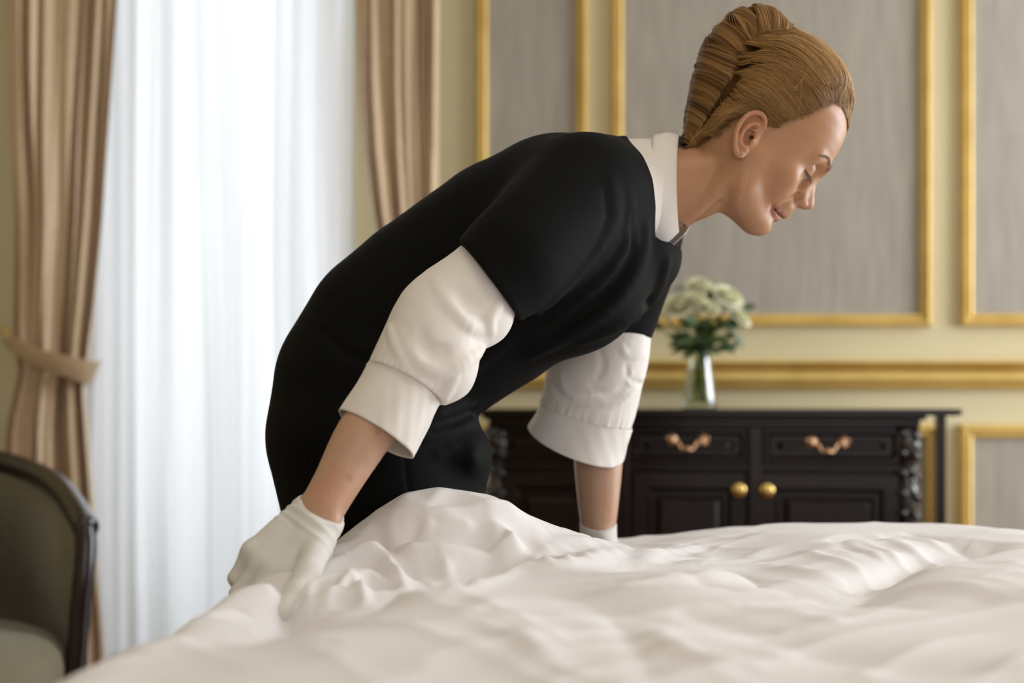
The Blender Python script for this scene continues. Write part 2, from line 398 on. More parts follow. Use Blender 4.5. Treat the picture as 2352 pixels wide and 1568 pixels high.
for i in range(3):
    a0, a1 = sa(edges[i]+(18 if i else 8)), sa(edges[i+1]-(18 if i < 2 else 8))
    dr_ = raised('drawer', a0, a1, zdb, zdt-.01, inset=.018)
    bail(dr_, [sa(1345), sa(1580), sa(1900)][i], zc(996, 1281) if i == 0 else zc(1012 if i == 1 else 1017, 1580 if i == 1 else 1900))
    cb('rail', a0-.01, a1+.01, -.004, .02, zdo0, zdb-.004, M['wood'])
doors = [(sa(1150), sa(1412), sa(1395)), (sa(1450), sa(1716), sa(1697)), (sa(1742), sa(2066), sa(1761))]
for a0, a1, k in doors:
    d = raised('door', a0, a1, zdo1, zdo0-.006, inset=.045)
    kz = zc(1124, 1740)
    v, f = lathevf([(0, -.030), (.010, -.029), (.0175, -.024), (.0195, -.016), (.017, -.010), (.009, -.005), (.008, .004), (.014, .008)], 24)
    v = [(k+x, -.008+zz, kz+y) for x, y, zz in v]
    mesh('door_knob', v, f, M['brass'], d)
for px in (1431, 1735):
    a = sa(px); cb('pilaster', a-.017, a+.017, -.012, .02, .12, ZT-.045, M['wood'], b=.005)
# carved corner posts: scrolled acanthus column swelling at top
for a in (A0+.012, A1-.022):
    pts = [(a, .012, z) for z in np.linspace(.10, ZT-.04, 40)]
    rad = [.020+.010*math.exp(-((t-.93)/.06)**2)+.005*math.sin(t*34)+.006*math.exp(-((t-.72)/.05)**2) for t in np.linspace(0, 1, 40)]
    parts = [tubevf(pts, rad, 14)]
    for k, t in enumerate(np.linspace(.35, .97, 11)):
        z = .1+(ZT-.14)*t
        for s in (-1, 1):
            sp = [(a+s*(.004+.020*u), .002-.022*math.sin(u*2.6), z+.020*u-.022*u*u*(1+.4*s)) for u in np.linspace(0, 1.25, 8)]
            parts.append(tubevf(sp, [.007, .009, .009, .008, .007, .006, .004, .002], 7))
    mesh('carved_post', *joinvf(parts), M['carved'], cab)
a = sa(2162, DEP-.03)
cb('rear_post', a-.014, a+.010, DEP-.05, DEP, 0, ZT-.016, M['wood'])
cb('top_shelf', A1, a+.02, .12, DEP, ZT-.016, ZT-.0005, M['wood'])

# ---- vase and flowers
YV = cp(1607)[1]+.16
vx, vz = xw(1607, YV), ZT
vase = empty('glass_vase', (vx, YV, vz), 'clear glass vase of white roses standing on the sideboard', 'vase')
sv = YV/FPX
prof = [(0, .003), (.030, .003), (.034, 0), (.036, .006), (.0345, .03), (.030, .07), (.0255, .105), (.0245, .125), (.0275, .145), (.034, .162), (.036, .165), (.034, .164), (.0255, .145), (.0225, .125), (.0235, .105), (.028, .07), (.032, .03), (.032, .012), (0, .012)]
mesh('vase_body', *lathevf([(r*(1.22-.5*max(0, z-.05)), z) for r, z in prof], 40), M['vaseglass'], vase)
wt = mesh('water', *lathevf([(0, .0125), (.0312, .0125), (.0312, .03), (.0272, .07), (.0235, .095), (0, .0955)], 32), thin_glass('water', (.82, .86, .74), .12), vase)
def rose_vf(c, r, seed, openness=1.0):
    rg = random.Random(seed); parts = []
    for layer, (n, rr, tilt, hgt) in enumerate([(3, .30, .05, 1.05), (4, .48, .18, 1.0), (5, .70, .42, .95), (6, .95, .75*openness, .85), (6, 1.1, 1.05*openness, .7)]):
        for k in range(n):
            a0 = 2*math.pi*(k+.5*(layer % 2))/n+rg.uniform(-.15, .15); V = []; F = []; nu, nv = 7, 6
            for j in range(nv):
                v = j/(nv-1)
                for i in range(nu):
                    u = i/(nu-1)*2-1
                    wd = math.sqrt(max(0, 1-.85*abs(u)**3))
                    hh = v*hgt*r*1.25*wd
                    ra = rr*r*(.35+.65*math.sin(min(v*1.7, 1.57)))+tilt*r*.45*v**2.5
                    a = a0+u*(math.pi/n)*1.35
                    V.append((c[0]+ra*math.cos(a), c[1]+ra*math.sin(a), c[2]-.55*r+hh-.12*r*tilt*v**4*3*(1-.3*abs(u))))
            for j in range(nv-1):
                for i in range(nu-1): q = j*nu+i; F.append((q, q+1, q+nu+1, q+nu))
            parts.append((V, F))
    return joinvf(parts)
def rotvf(V, c, ax, an):
    from mathutils import Matrix
    R = Matrix.Rotation(an, 3, Vector(ax)); c = Vector(c)
    return [tuple(c+R @ (Vector(v)-c)) for v in V]
ROSES = [(1556, 700, -.03, 36, 'large cream rose at the left of the vase, beside the sleeve'),
         (1672, 678, -.02, 31, 'large cream rose at the upper right of the bouquet'),
         (1604, 656, .00, 26, 'small white rose at the top middle of the bouquet'),
         (1629, 706, -.05, 24, 'white rose low in the centre front of the bouquet'),
         (1700, 728, -.01, 25, 'pale rose hanging lowest at the right of the bouquet'),
         (1594, 686, -.045, 22, 'small white rose just right of the large left rose'),
         (1520, 712, .03, 24, 'pale rose at the far left edge of the bouquet'),
         (1640, 668, .045, 22, 'pale rose half hidden at the back of the bouquet')]
for i, (px, py, dy, rp, lab) in enumerate(ROSES):
    Y = YV+dy; c = P(px, py, Y); r = rp*sv*.80
    e = empty('white_rose', (vx, YV, vz+.03), lab, 'rose', 'white roses in the glass vase')
    V, F = rose_vf(c, r, i, 1.0 if rp > 24 else .7)
    tdir = (c-np.array((vx, YV, vz+.15))); tdir /= np.linalg.norm(tdir)
    axis = np.cross((0, 0, 1), tdir+np.array((0, -.55, 0))); V = rotvf(V, c, axis/np.linalg.norm(axis), .75)
    b_ = mesh('bloom', V, F, M['petal'])
    k = (random.uniform(-.012, .012), random.uniform(-.012, .012))
    s_ = tube('stem', spline([(vx+k[0]*1.2, YV+k[1]*1.2, vz+.02), (vx+k[0]*.3, YV+k[1]*.3, vz+.13), (vx*.5+c[0]*.5, YV*.5+c[1]*.5, vz+.15+.35*(c[2]-vz-.15)), tuple(c-np.array((0, 0, r*.4)))], 14), .0026, M['stem'])
    keep(e, [b_, s_])
def leaf_vf(base, d, L, wd, seed, droop=.3):
    d = np.array(d, float); d /= np.linalg.norm(d); s = np.cross(d, (0, -.8, .6)); s /= np.linalg.norm(s); n = np.cross(s, d)
    V = []; F = []; N = 8
    for i in range(N):
        t = i/(N-1); wv = wd*math.sin(math.pi*min(1, t*.97+.02))**.8; p = np.array(base)+d*L*t+np.array((0, 0, -droop*L*t*t))
        V += [p-s*wv+n*wv*.3, p, p+s*wv+n*wv*.3]
    for i in range(N-1):
        q = i*3; F += [(q, q+1, q+4, q+3), (q+1, q+2, q+5, q+4)]
    return V, F
SPR = [(1500, 735, 0, 'dark leafy sprig reaching left towards the sleeve', 'leaf', 9), (1655, 735, 0, 'dark leafy sprig filling the centre right of the bouquet', 'leaf', 9),
       (1600, 738, -.05, 'dense dark foliage at the neck of the vase', 'leaf', 16), (1705, 800, -.02, 'grey green sprig drooping right of the vase', 'greyleaf', 6),
       (1718, 700, .02, 'small leafy sprig at the right edge of the bouquet', 'leaf', 7), (1575, 645, .02, 'thin grey green sprig at the top left of the bouquet', 'greyleaf', 7),
       (1645, 650, .0, 'upright dark sprig between the two top roses', 'leaf', 6), (1635, 640, .03, 'pale green sprig at the top of the bouquet', 'greyleaf', 6)]
for i, (px, py, dy, lab, m, n) in enumerate(SPR):
    c = P(px, py, YV+dy); b0 = np.array((vx+random.uniform(-.008, .008), YV+random.uniform(-.008, .008), vz+.06))
    mid_ = np.array((vx*.6+c[0]*.4, YV+dy*.4, vz+.155 if py > 690 else vz+.18))
    if i == 3: mid_ = P(1665, 752, YV-.02)
    pts = spline([b0, (vx, YV, vz+.14), mid_, c], 16)
    e = empty('leafy_sprig', tuple(b0), lab, 'foliage', 'leafy sprigs in the glass vase')
    kids = [tube('stem', pts, .0017, M['stem'])]
    for k in range(n):
        t = 8+int(7*k/n); a = random.uniform(0, 6.28); dd = (pts[t]-pts[t-1])/np.linalg.norm(pts[t]-pts[t-1])*.7+np.array((math.cos(a), math.sin(a)*.5, .6*math.sin(a*1.7)))
        L = random.uniform(.036, .056)*(.8 if m == 'greyleaf' else 1.0)
        kids.append(mesh('leaf', *leaf_vf(pts[t], dd, L, L*(.26 if m == 'leaf' else .2), k), M[m]))
    keep(e, kids)
# ---- armchair: barrel back with dark show-wood rail
YA = 2.95
def A(px, py, Y): return P(px-14, py, Y)
ch = empty('barrel_armchair', (xw(-60, YA), YA, 0), 'olive upholstered barrel armchair with dark wooden rail, left of the curtain', 'armchair')
rail = spline([A(-420, 1210, 2.60), A(-330, 1110, 2.85), A(-210, 1062, 3.08), A(-90, 1048, 3.20), A(0, 1058, 3.22), A(90, 1085, 3.16), A(150, 1122, 3.04), A(188, 1170, 2.92), A(212, 1212, 2.84)], 70)
post = spline([A(208, 1205, 2.84), A(212, 1260, 2.83), A(205, 1340, 2.82), A(196, 1430, 2.82), A(190, 1520, 2.82), A(190, 1700, 2.83), (A(190, 1700, 2.83)[0], 2.83, .0)], 24)
post2 = spline([A(-420, 1205, 2.60), A(-425, 1350, 2.59), A(-420, 1500, 2.59), (A(-420, 1700, 2.6)[0], 2.6, .0)], 20)
r_ = tube('top_rail', rail, .026, M['wood2'], n=14, flat=1.0)
p1 = tube('front_post', post, [.021]*24, M['wood2'], n=12); p2 = tube('front_post', post2, .019, M['wood2'], n=12)
zs = .335
V = []; F = []; nn_ = 16
cc = np.array((xw(-110, 2.9), 2.86, 0))
for i, p in enumerate(rail):
    for j in range(nn_):
        t = j/(nn_-1); q = p.copy(); q[2] = p[2]-.006+(zs-p[2])*t
        inw = cc-q; inw[2] = 0; inw /= np.linalg.norm(inw)
        q += inw*(.012+.028*math.sin(math.pi*min(1, t*1.4+.03))*min(1, (i+.5)/8, (70-i-.5)/8)); V.append(q)
for i in range(69):
    for j in range(nn_-1): q = i*nn_+j; F.append((q, q+1, q+nn_+1, q+nn_))
bk = mesh('upholstered_back', V, F, M['upholstery'])
md = bk.modifiers.new('s', 'SOLIDIFY'); md.thickness = .012
# seat cushion: plump D shape inside the barrel
from mathutils import Matrix
sp_ = [A(160, 1520, 2.80), A(168, 1480, 2.84), A(150, 1470, 2.95), A(80, 1455, 3.08), A(-60, 1450, 3.13), A(-220, 1460, 3.05), A(-330, 1480, 2.85), A(-370, 1500, 2.62), A(-330, 1560, 2.42), A(-120, 1575, 2.36), A(80, 1560, 2.50)]
ring = spline(sp_+[sp_[0]], 64)[:-1]; V = []; F = []; n = len(ring)
cen = ring.mean(0)
prof = [(0.0, .47), (.4, .468), (.7, .460), (.88, .445), (.97, .425), (1.0, .40), (1.0, .36), (.96, .335), (.8, .33), (0, .33)]
for s_, z in prof:
    for p in ring: q = cen+(p-cen)*s_; V.append((q[0], q[1], z-.012))
for k in range(len(prof)-1):
    for i in range(n): F.append((k*n+i, k*n+(i+1) % n, (k+1)*n+(i+1) % n, (k+1)*n+i))
sc_ = mesh('seat_cushion', V, F, M['seatcloth'])
V = [(cen[0]+(p[0]-cen[0])*.98, cen[1]+(p[1]-cen[1])*.98, z) for z in (.21, .318) for p in ring]
F = [(i, (i+1) % n, n+(i+1) % n, n+i) for i in range(n)]+[tuple(range(n)), tuple(range(n, 2*n))]
sr = mesh('seat_rail', V, F, M['wood2'], smooth=False)
kids = [r_, p1, p2, bk, sc_, sr]
keep(ch, kids)
pl = ring[:1]
bm_c = A(-62, 1290, 3.02)
V = []; F = []; N = 20
for j in range(N):
    for i in range(N):
        u, v = i/(N-1)*2-1, j/(N-1)*2-1; b = (1-u**4)*(1-v**4)
        V.append((u*.20*(1-.06*v*v), -.065*b**.5, v*.20*(1-.06*u*u)))
for j in range(N):
    for i in range(N):
        u, v = i/(N-1)*2-1, j/(N-1)*2-1; b = (1-u**4)*(1-v**4)
        V.append((u*.20*(1-.06*v*v), .065*b**.5, v*.20*(1-.06*u*u)))
for o_ in (0, N*N):
    for j in range(N-1):
        for i in range(N-1): q = o_+j*N+i; F.append((q, q+1, q+N+1, q+N))
cu = mesh('throw_cushion', V, F, M['seatcloth']); cu.location = (xw(-80, 2.95)-.20, 2.98, .60); cu.rotation_euler = (-.25, 0, .2)
tag(cu, 'beige throw cushion leaning inside the olive armchair at the frame edge', 'cushion')
# ------------------------------------------------------------------ bed
ZB = .70
def bx(px, py, z=ZB):
    Y = (CAMZ-z)*FPX/(py-HOR); return np.array(((px-CXP)/FPX*Y, Y))
BND = np.array([(2.3, -.6), (-.52, -.6), (-.45, .2), (-.385, .8), (-.358, 1.05), (-.335, 1.3), (-.318, 1.5), (-.30, 1.6), (-.262, 1.70), (-.222, 1.775), (-.17, 1.825),
                (-.09, 1.845), (-.02, 1.87), (.035, 1.94), (.085, 2.04), (.075, 2.18), (.07, 2.33), (.12, 2.42), (2.3, 2.42)])
def pdist(X, Y, poly, closed=True):
    n = len(poly); D = np.full(X.shape, 9.0); CX = np.zeros(X.shape); CY = np.zeros(X.shape); ins = np.zeros(X.shape, bool)
    for i in range(n if closed else n-1):
        a = poly[i]; b = poly[(i+1) % n]; ab = b-a
        t = np.clip(((X-a[0])*ab[0]+(Y-a[1])*ab[1])/(ab@ab), 0, 1); qx = a[0]+t*ab[0]; qy = a[1]+t*ab[1]
        d = np.hypot(X-qx, Y-qy); m = d < D; D[m] = d[m]; CX[m] = qx[m]; CY[m] = qy[m]
        c = ((a[1] > Y) != (b[1] > Y)) & (X < (b[0]-a[0])*(Y-a[1])/(b[1]-a[1]+1e-12)+a[0]); ins ^= c
    return D, CX, CY, ins
def catmull2(p, n=60): return spline([(q[0], q[1], 0) for q in p], n)[:, :2]
def duvet_height(X, Y):
    z = np.full(X.shape, .688)
    z += .016*perlin(X*2.1+3, Y*1.7+1, 1)+.008*perlin(X*5+3, Y*4+1, 2)
    def lump(px, py, Yc, sx, sy, h, rot=0):
        cx = (px-CXP)/FPX*Yc; c, s = math.cos(rot), math.sin(rot); dx, dy = X-cx, Y-Yc
        u = (dx*c+dy*s)/sx; v = (-dx*s+dy*c)/sy; return h*np.exp(-(u*u+v*v))
    z += lump(1790, 0, 2.16, .30, .22, .026)
    z += lump(2150, 0, 2.25, .18, .14, .004)
    z += lump(2400, 0, 1.65, .26, .22, .022)
    z += lump(1560, 0, 1.55, .22, .20, .016)
    z += lump(1150, 0, 1.30, .25, .16, .018, .5)
    z += lump(700, 0, 1.15, .2, .12, .012, .6)
    z += lump(2150, 0, 1.15, .4, .14, .012)
    z += lump(500, 0, .95, .25, .2, .010)
    z -= lump(640, 0, 1.36, .07, .12, .022)+lump(770, 0, 1.45, .09, .08, .010)
    z -= lump(672, 0, 1.43, .030, .10, .022)
    z -= lump(1440, 0, 2.25, .13, .22, .013)
    def valley(pts, wd, dep, sharp=.5, w0=1.0, w1=1.0):
        p = catmull2(np.array(pts)); best = np.full(X.shape, 9.0); tt = np.zeros(X.shape)
        for i in range(len(p)-1):
            a, b = p[i], p[i+1]; ab = b-a; t = np.clip(((X-a[0])*ab[0]+(Y-a[1])*ab[1])/(ab@ab), 0, 1)
            d = np.hypot(X-a[0]-t*ab[0], Y-a[1]-t*ab[1]); m = d < best; best[m] = d[m]; tt[m] = ((i+t)/(len(p)-1))[m]
        amp = (w0+(w1-w0)*tt)*np.minimum(1, np.minimum(tt, 1-tt)*8+.15)
        return dep*amp*((1-sharp)*np.exp(-(best/wd)**2)+sharp*np.exp(-best/wd*1.6))
    V1 = [bx(560, 1440), bx(660, 1422), bx(860, 1380), bx(1050, 1338), bx(1230, 1296), bx(1400, 1258), bx(1500, 1238)]
    z -= valley(V1, .035, .026, .4)
    V2 = [bx(1950, 1375), bx(1975, 1345), bx(2080, 1298), bx(2200, 1268), bx(2290, 1250)]
    z -= valley(V2, .05, .030, .5)
    V3 = [bx(1400, 1310), bx(1600, 1325), bx(1800, 1355), bx(1960, 1380), bx(2150, 1392), bx(2352, 1380)]
    z -= valley(V3, .05, .012, .3)
    z -= valley([bx(1250, 1390), bx(1450, 1440), bx(1700, 1450), bx(2000, 1500), bx(2352, 1520)], .045, .010, .3)
    z -= valley([bx(480, 1480), bx(700, 1440), bx(1000, 1400)], .04, .010, .3)
    # soft radiating creases
    for k, pts in enumerate([[(1500, 1300), (1650, 1268), (1900, 1255), (2080, 1240)], [(1420, 1285), (1600, 1245), (1800, 1232)], [(1560, 1260), (1750, 1228), (1900, 1222)],
                             [(1820, 1260), (1960, 1290), (2020, 1320)], [(1900, 1250), (2040, 1280), (2080, 1300)], [(2000, 1240), (2120, 1262), (2180, 1276)],
                             [(2080, 1235), (2200, 1250), (2250, 1262)], [(1200, 1330), (1300, 1300), (1420, 1290)], [(1700, 1340), (1850, 1380), (2000, 1410)],
                             [(900, 1420), (1100, 1445), (1300, 1500)], [(1300, 1345), (1500, 1365), (1700, 1400)], [(2100, 1330), (2250, 1322), (2352, 1330)],
                             [(1400, 1440), (1450, 1490), (1500, 1560)], [(300, 1500), (500, 1450), (640, 1440)]]):
        z += (1 if k % 2 else -1)*valley([bx(*q) for q in pts], .014+.004*(k % 3), .0055, .6)
    # ridged fine wrinkles following two directions
    a = .55; U = X*math.cos(a)+Y*math.sin(a); W_ = -X*math.sin(a)+Y*math.cos(a)
    U2 = U+.06*perlin(X*4, Y*4, 7); W2 = W_+.05*perlin(X*3+9, Y*3, 8)
    rg = 1-np.abs(perlin(U2*3.2, W2*11, 9)); z += .0065*rg**5*(.35+.65*sstep(-.3, .5, perlin(X*2+4, Y*2, 12)))
    a = -.7; U = X*math.cos(a)+Y*math.sin(a); W_ = -X*math.sin(a)+Y*math.cos(a)
    rg = 1-np.abs(perlin(U*3.5+5, W_*13+.3*perlin(X*5, Y*5, 14), 15)); z += .0045*rg**6*sstep(-.2, .6, perlin(X*2.3+14, Y*2.3, 22))
    # seam lines of the ridge zone
    # mound bunched up against the woman
    mnd = [(-.245, 1.71, .725), (-.216, 1.76, .742), (-.18, 1.785, .764), (-.135, 1.79, .790), (-.092, 1.79, .797), (-.042, 1.80, .789), (-.009, 1.83, .768), (.043, 1.89, .738), (.080, 1.95, .706), (.11, 2.02, .690)]
    mp = np.array(mnd); best = np.full(X.shape, 9.0); hz = np.full(X.shape, .69)
    for i in range(len(mp)-1):
        a_, b_ = mp[i], mp[i+1]; ab = (b_-a_)[:2]; t = np.clip(((X-a_[0])*ab[0]+(Y-a_[1])*ab[1])/(ab@ab), 0, 1)
        d = np.hypot(X-a_[0]-t*ab[0], Y-a_[1]-t*ab[1]); m = d < best; best[m] = d[m]; hz[m] = (a_[2]+t*(b_[2]-a_[2]))[m]
    hm = np.maximum(hz-.688, 0)
    g = np.exp(-(best/.115)**2.0)
    z = z*(1-g)+(.688+hm)*g
    cr = sstep(.22, .05, best)*sstep(1.35, 1.5, Y)
    rg = 1-np.abs(perlin(X*8+.5*perlin(X*7, Y*7, 31)+2, Y*9-X*5, 33)); z += .009*rg**3*cr*sstep(.0, .05, best)
    rg = 1-np.abs(perlin(X*16+5, Y*9+X*6+.4*perlin(X*9, Y*9, 36), 35)); z += .004*rg**3*cr*sstep(.0, .05, best)
    z += valley([(-.19, 1.69), (-.12, 1.66), (-.04, 1.67), (.01, 1.71)], .016, .014, .3)
    z += valley([(-.15, 1.73), (-.09, 1.72), (-.02, 1.745), (.05, 1.80)], .014, .010, .3)
    z -= valley([(-.17, 1.71), (-.10, 1.69), (-.02, 1.71)], .014, .012, .3)
    # creases fanning from the gripping hand
    for q in ([(-.235, 1.50), (-.17, 1.53), (-.10, 1.57)], [(-.23, 1.47), (-.18, 1.475), (-.13, 1.50)], [(-.235, 1.53), (-.20, 1.58), (-.15, 1.62)], [(-.22, 1.445), (-.19, 1.43), (-.14, 1.44)]):
        z += valley(q, .010, .016, .5, 1.2, .3)
    # the roll of duvet pinched in the hand
    z += valley([(-.335, 1.36), (-.322, 1.43), (-.30, 1.487), (-.275, 1.515), (-.25, 1.525)], .024, .016, .15, .35, 1.0)
    z -= valley([(-.24, 1.515), (-.232, 1.47), (-.245, 1.42)], .012, .018, .2)
    return z
nx, ny = 660, 680
gx = np.linspace(-.60, 2.36, nx); gx = np.concatenate([np.linspace(-.60, 1.05, 480, endpoint=False), np.linspace(1.05, 2.36, nx-480)])
gy = np.concatenate([np.linspace(-.68, .8, 90, endpoint=False), np.linspace(.8, 2.50, ny-90)])
GX, GY = np.meshgrid(gx, gy)
bs = catmull2(BND[1:-1], 90); bs = np.vstack([BND[:1], bs, BND[-1:]])
D, QX, QY, INS = pdist(GX, GY, bs)
HZ = duvet_height(GX, GY)
for _ in range(2):
    HZ[1:-1] = (HZ[:-2]+2*HZ[1:-1]+HZ[2:])/4; HZ[:, 1:-1] = (HZ[:, :-2]+2*HZ[:, 1:-1]+HZ[:, 2:])/4
# creases seen on the duvet: each is laid along the surface points met by the view of a column/row pair
def on_duvet(px, py):
    Ys = np.linspace(.75, 2.45, 600); xs = (px-CXP)/FPX*Ys; zs = CAMZ-(py-HOR)/FPX*Ys
    ix = np.clip(np.searchsorted(gx, xs), 1, nx-1); iy = np.clip(np.searchsorted(gy, Ys), 1, ny-1); h = HZ[iy, ix]
    k = np.argmax(zs < h); k = k if zs[k] < h[k] else 400
    return (xs[k], Ys[k])
def crease(pts, wd, h, side=0.0, smooth_px=True):
    q = catmull2(np.array([on_duvet(*p) for p in pts]), 40); m = (GX > q[:, 0].min()-5*wd) & (GX < q[:, 0].max()+5*wd) & (GY > q[:, 1].min()-5*wd) & (GY < q[:, 1].max()+5*wd)
    X, Y = GX[m], GY[m]; best = np.full(X.shape, 9.0); tt = np.zeros(X.shape); sg = np.zeros(X.shape)
    for i in range(len(q)-1):
        a, b = q[i], q[i+1]; ab = b-a; l2 = ab@ab+1e-12; t = np.clip(((X-a[0])*ab[0]+(Y-a[1])*ab[1])/l2, 0, 1)
        d = np.hypot(X-a[0]-t*ab[0], Y-a[1]-t*ab[1]); k = d < best; best[k] = d[k]; tt[k] = ((i+t)/(len(q)-1))[k]
        cr = ab[0]*(Y-a[1])-ab[1]*(X-a[0]); sg[k] = np.sign(cr)[k]
    env = np.sin(np.pi*np.clip(tt, 0.03, .97))**.6
    prof = np.exp(-(best/wd)**2)*(1+side*sg*np.minimum(1, best/wd*1.5))+side*sg*.6*np.exp(-(best/(2.2*wd))**2)*np.minimum(1, best/wd)
    HZ[m] += h*env*prof
CR = [([(900, 1186), (960, 1166), (1027, 1154), (1100, 1160)], .012, -.004, .3), ([(952, 1180), (944, 1210), (925, 1236)], .010, -.008, .4), ([(985, 1185), (975, 1215), (965, 1235)], .010, .006, .3),
      ([(999, 1172), (1055, 1200), (1076, 1220), (1045, 1236), (970, 1241)], .011, .007, -.5), ([(1027, 1216), (1101, 1220), (1167, 1234), (1190, 1256), (1150, 1281), (1060, 1312)], .014, .009, -.6),
      ([(1040, 1240), (1090, 1245), (1120, 1262), (1060, 1290)], .012, -.006, .3), ([(1110, 1180), (1180, 1195), (1260, 1232)], .012, .005, .4),
      ([(802, 1284), (868, 1300), (905, 1338), (921, 1366)], .013, .011, .8), ([(905, 1290), (960, 1310), (1000, 1335)], .012, -.006, .3), ([(1010, 1290), (1020, 1320), (1030, 1340)], .009, .006, .6),
      ([(727, 1342), (704, 1372), (702, 1398)], .008, .008, .5), ([(793, 1328), (774, 1360), (730, 1396)], .009, .009, .6), ([(816, 1328), (838, 1360), (838, 1388)], .008, .008, -.6),
      ([(797, 1326), (850, 1332), (905, 1348)], .009, .007, .4), ([(745, 1300), (790, 1290), (850, 1262), (900, 1250)], .012, .006, .4), ([(760, 1372), (800, 1385), (850, 1378)], .009, -.006, .3),
      ([(1223, 1285), (1245, 1300), (1262, 1310)], .008, .005, .5), ([(1262, 1278), (1285, 1290), (1300, 1300)], .008, .005, .5), ([(1300, 1272), (1330, 1282), (1350, 1292)], .008, .004, .5),
      ([(1432, 1296), (1542, 1259), (1708, 1227)], .014, -.004, .5), ([(1481, 1296), (1582, 1267), (1724, 1245)], .014, .004, .5), ([(1627, 1292), (1764, 1271), (1918, 1255), (2007, 1247)], .016, .005, .6),
      ([(1946, 1247), (1999, 1271), (2036, 1304)], .013, .0035, .4), ([(1985, 1242), (2045, 1270), (2080, 1296)], .012, .0035, .4), ([(2035, 1240), (2095, 1262), (2130, 1280)], .012, .0032, .4), ([(2090, 1235), (2150, 1252), (2190, 1268)], .012, .003, .4),
      ([(1970, 1362), (2000, 1340), (2088, 1302), (2210, 1272)], .022, -.012, .5), ([(1740, 1300), (1860, 1320), (1950, 1350)], .022, .006, .3), ([(1620, 1310), (1700, 1325), (1760, 1345)], .018, -.005, .3),
      ([(1400, 1338), (1600, 1334), (1800, 1352), (1930, 1372)], .02, .006, .5), ([(2060, 1360), (2200, 1350), (2340, 1362)], .02, .004, .4), ([(1540, 1400), (1660, 1440), (1800, 1450)], .018, -.006, .4),
      ([(1700, 1400), (1840, 1420), (1940, 1440)], .014, .004, .4), ([(1490, 1450), (1560, 1500), (1700, 1530)], .016, .006, .5), ([(1080, 1430), (1180, 1460), (1260, 1520)], .014, .005, .5),
      ([(860, 1390), (1000, 1372), (1140, 1340), (1290, 1292), (1400, 1262)], .018, .008, -.7), ([(470, 1410), (520, 1418), (600, 1420)], .010, .006, .5), ([(500, 1392), (560, 1402), (590, 1425)], .009, -.005, .4)]
for c in CR: crease(*c)
R = .05
t = np.clip(D/R, 0, 1)
zin = HZ-R*.8*(1-np.sqrt(np.clip(1-(1-t)**2, 0, 1)))*.75
HQ = duvet_height(QX, QY)-R*.8*.75
out = np.clip(D, 0, .055)
drop = out/.055*.40
wav = .014*np.sin(QX*31+QY*27+3*perlin(QX*5, QY*5, 3))*sstep(0, .3, drop)
dirx = np.where(D > 1e-6, (GX-QX)/(D+1e-9), 0); diry = np.where(D > 1e-6, (GY-QY)/(D+1e-9), 0)
body_side = (QX > -.17) & (QX < .06) & (QY > 1.5)       # here the drop hangs straight against the skirt
wav = np.where(body_side, -.004, wav)
fx = np.where(INS, GX, QX+dirx*(out*.15+wav)); fy = np.where(INS, GY, QY+diry*(out*.15+wav)); fz = np.where(INS, zin, HQ-drop)
keepv = INS | (D < .0595)
idx = np.arange(nx*ny).reshape(ny, nx)
km = keepv[:-1, :-1] & keepv[:-1, 1:] & keepv[1:, 1:] & keepv[1:, :-1]
Q = np.stack([idx[:-1, :-1][km], idx[:-1, 1:][km], idx[1:, 1:][km], idx[1:, :-1][km]], -1)
used = np.unique(Q); rm = np.full(nx*ny, -1); rm[used] = np.arange(len(used))
V = np.stack([fx.ravel(), fy.ravel(), fz.ravel()], -1)[used]
duv = npmesh('duvet', V, rm[Q], M['duvet'])
tag(duv, 'large crumpled white cotton duvet spread over the bed in the foreground', 'duvet')
bed = empty('bed', (.9, .8, 0), 'bed with white mattress hidden below the rumpled white duvet', 'bed')
def poly_prism(name, pts, z0, z1, m, b=.03):
    import bmesh
    bm = bmesh.new(); f = bm.faces.new([bm.verts.new((x, y, z0)) for x, y in pts]); e = bmesh.ops.extrude_face_region(bm, geom=[f])
    for v in e['geom']:
        if isinstance(v, bmesh.types.BMVert): v.co.z = z1
    bmesh.ops.recalc_face_normals(bm, faces=bm.faces[:]); bmesh.ops.bevel(bm, geom=bm.edges[:], offset=b, segments=3, affect='EDGES')
    me = bpy.data.meshes.new(name); bm.to_mesh(me); bm.free(); return link(name, me, m, None, True)
k1 = poly_prism('mattress', [(-.27, -.5), (2.2, -.5), (2.2, 2.3), (.13, 2.3), (.10, 2.0), (-.08, 1.62)], .36, .625, M['mattress'])
k2 = poly_prism('bed_base', [(-.25, -.48), (2.18, -.48), (2.18, 2.28), (.15, 2.28), (.12, 2.0), (-.06, 1.6)], .10, .355, M['upholstery'], .01)
kids = [k1, k2]
for (x, y) in ((-.18, -.4), (2.1, -.4), (2.1, 2.2), (.22, 2.2)):
    kids.append(box('leg', x-.03, x+.03, y-.03, y+.03, 0, .10, M['wood2'], None, .004))
keep(bed, kids)
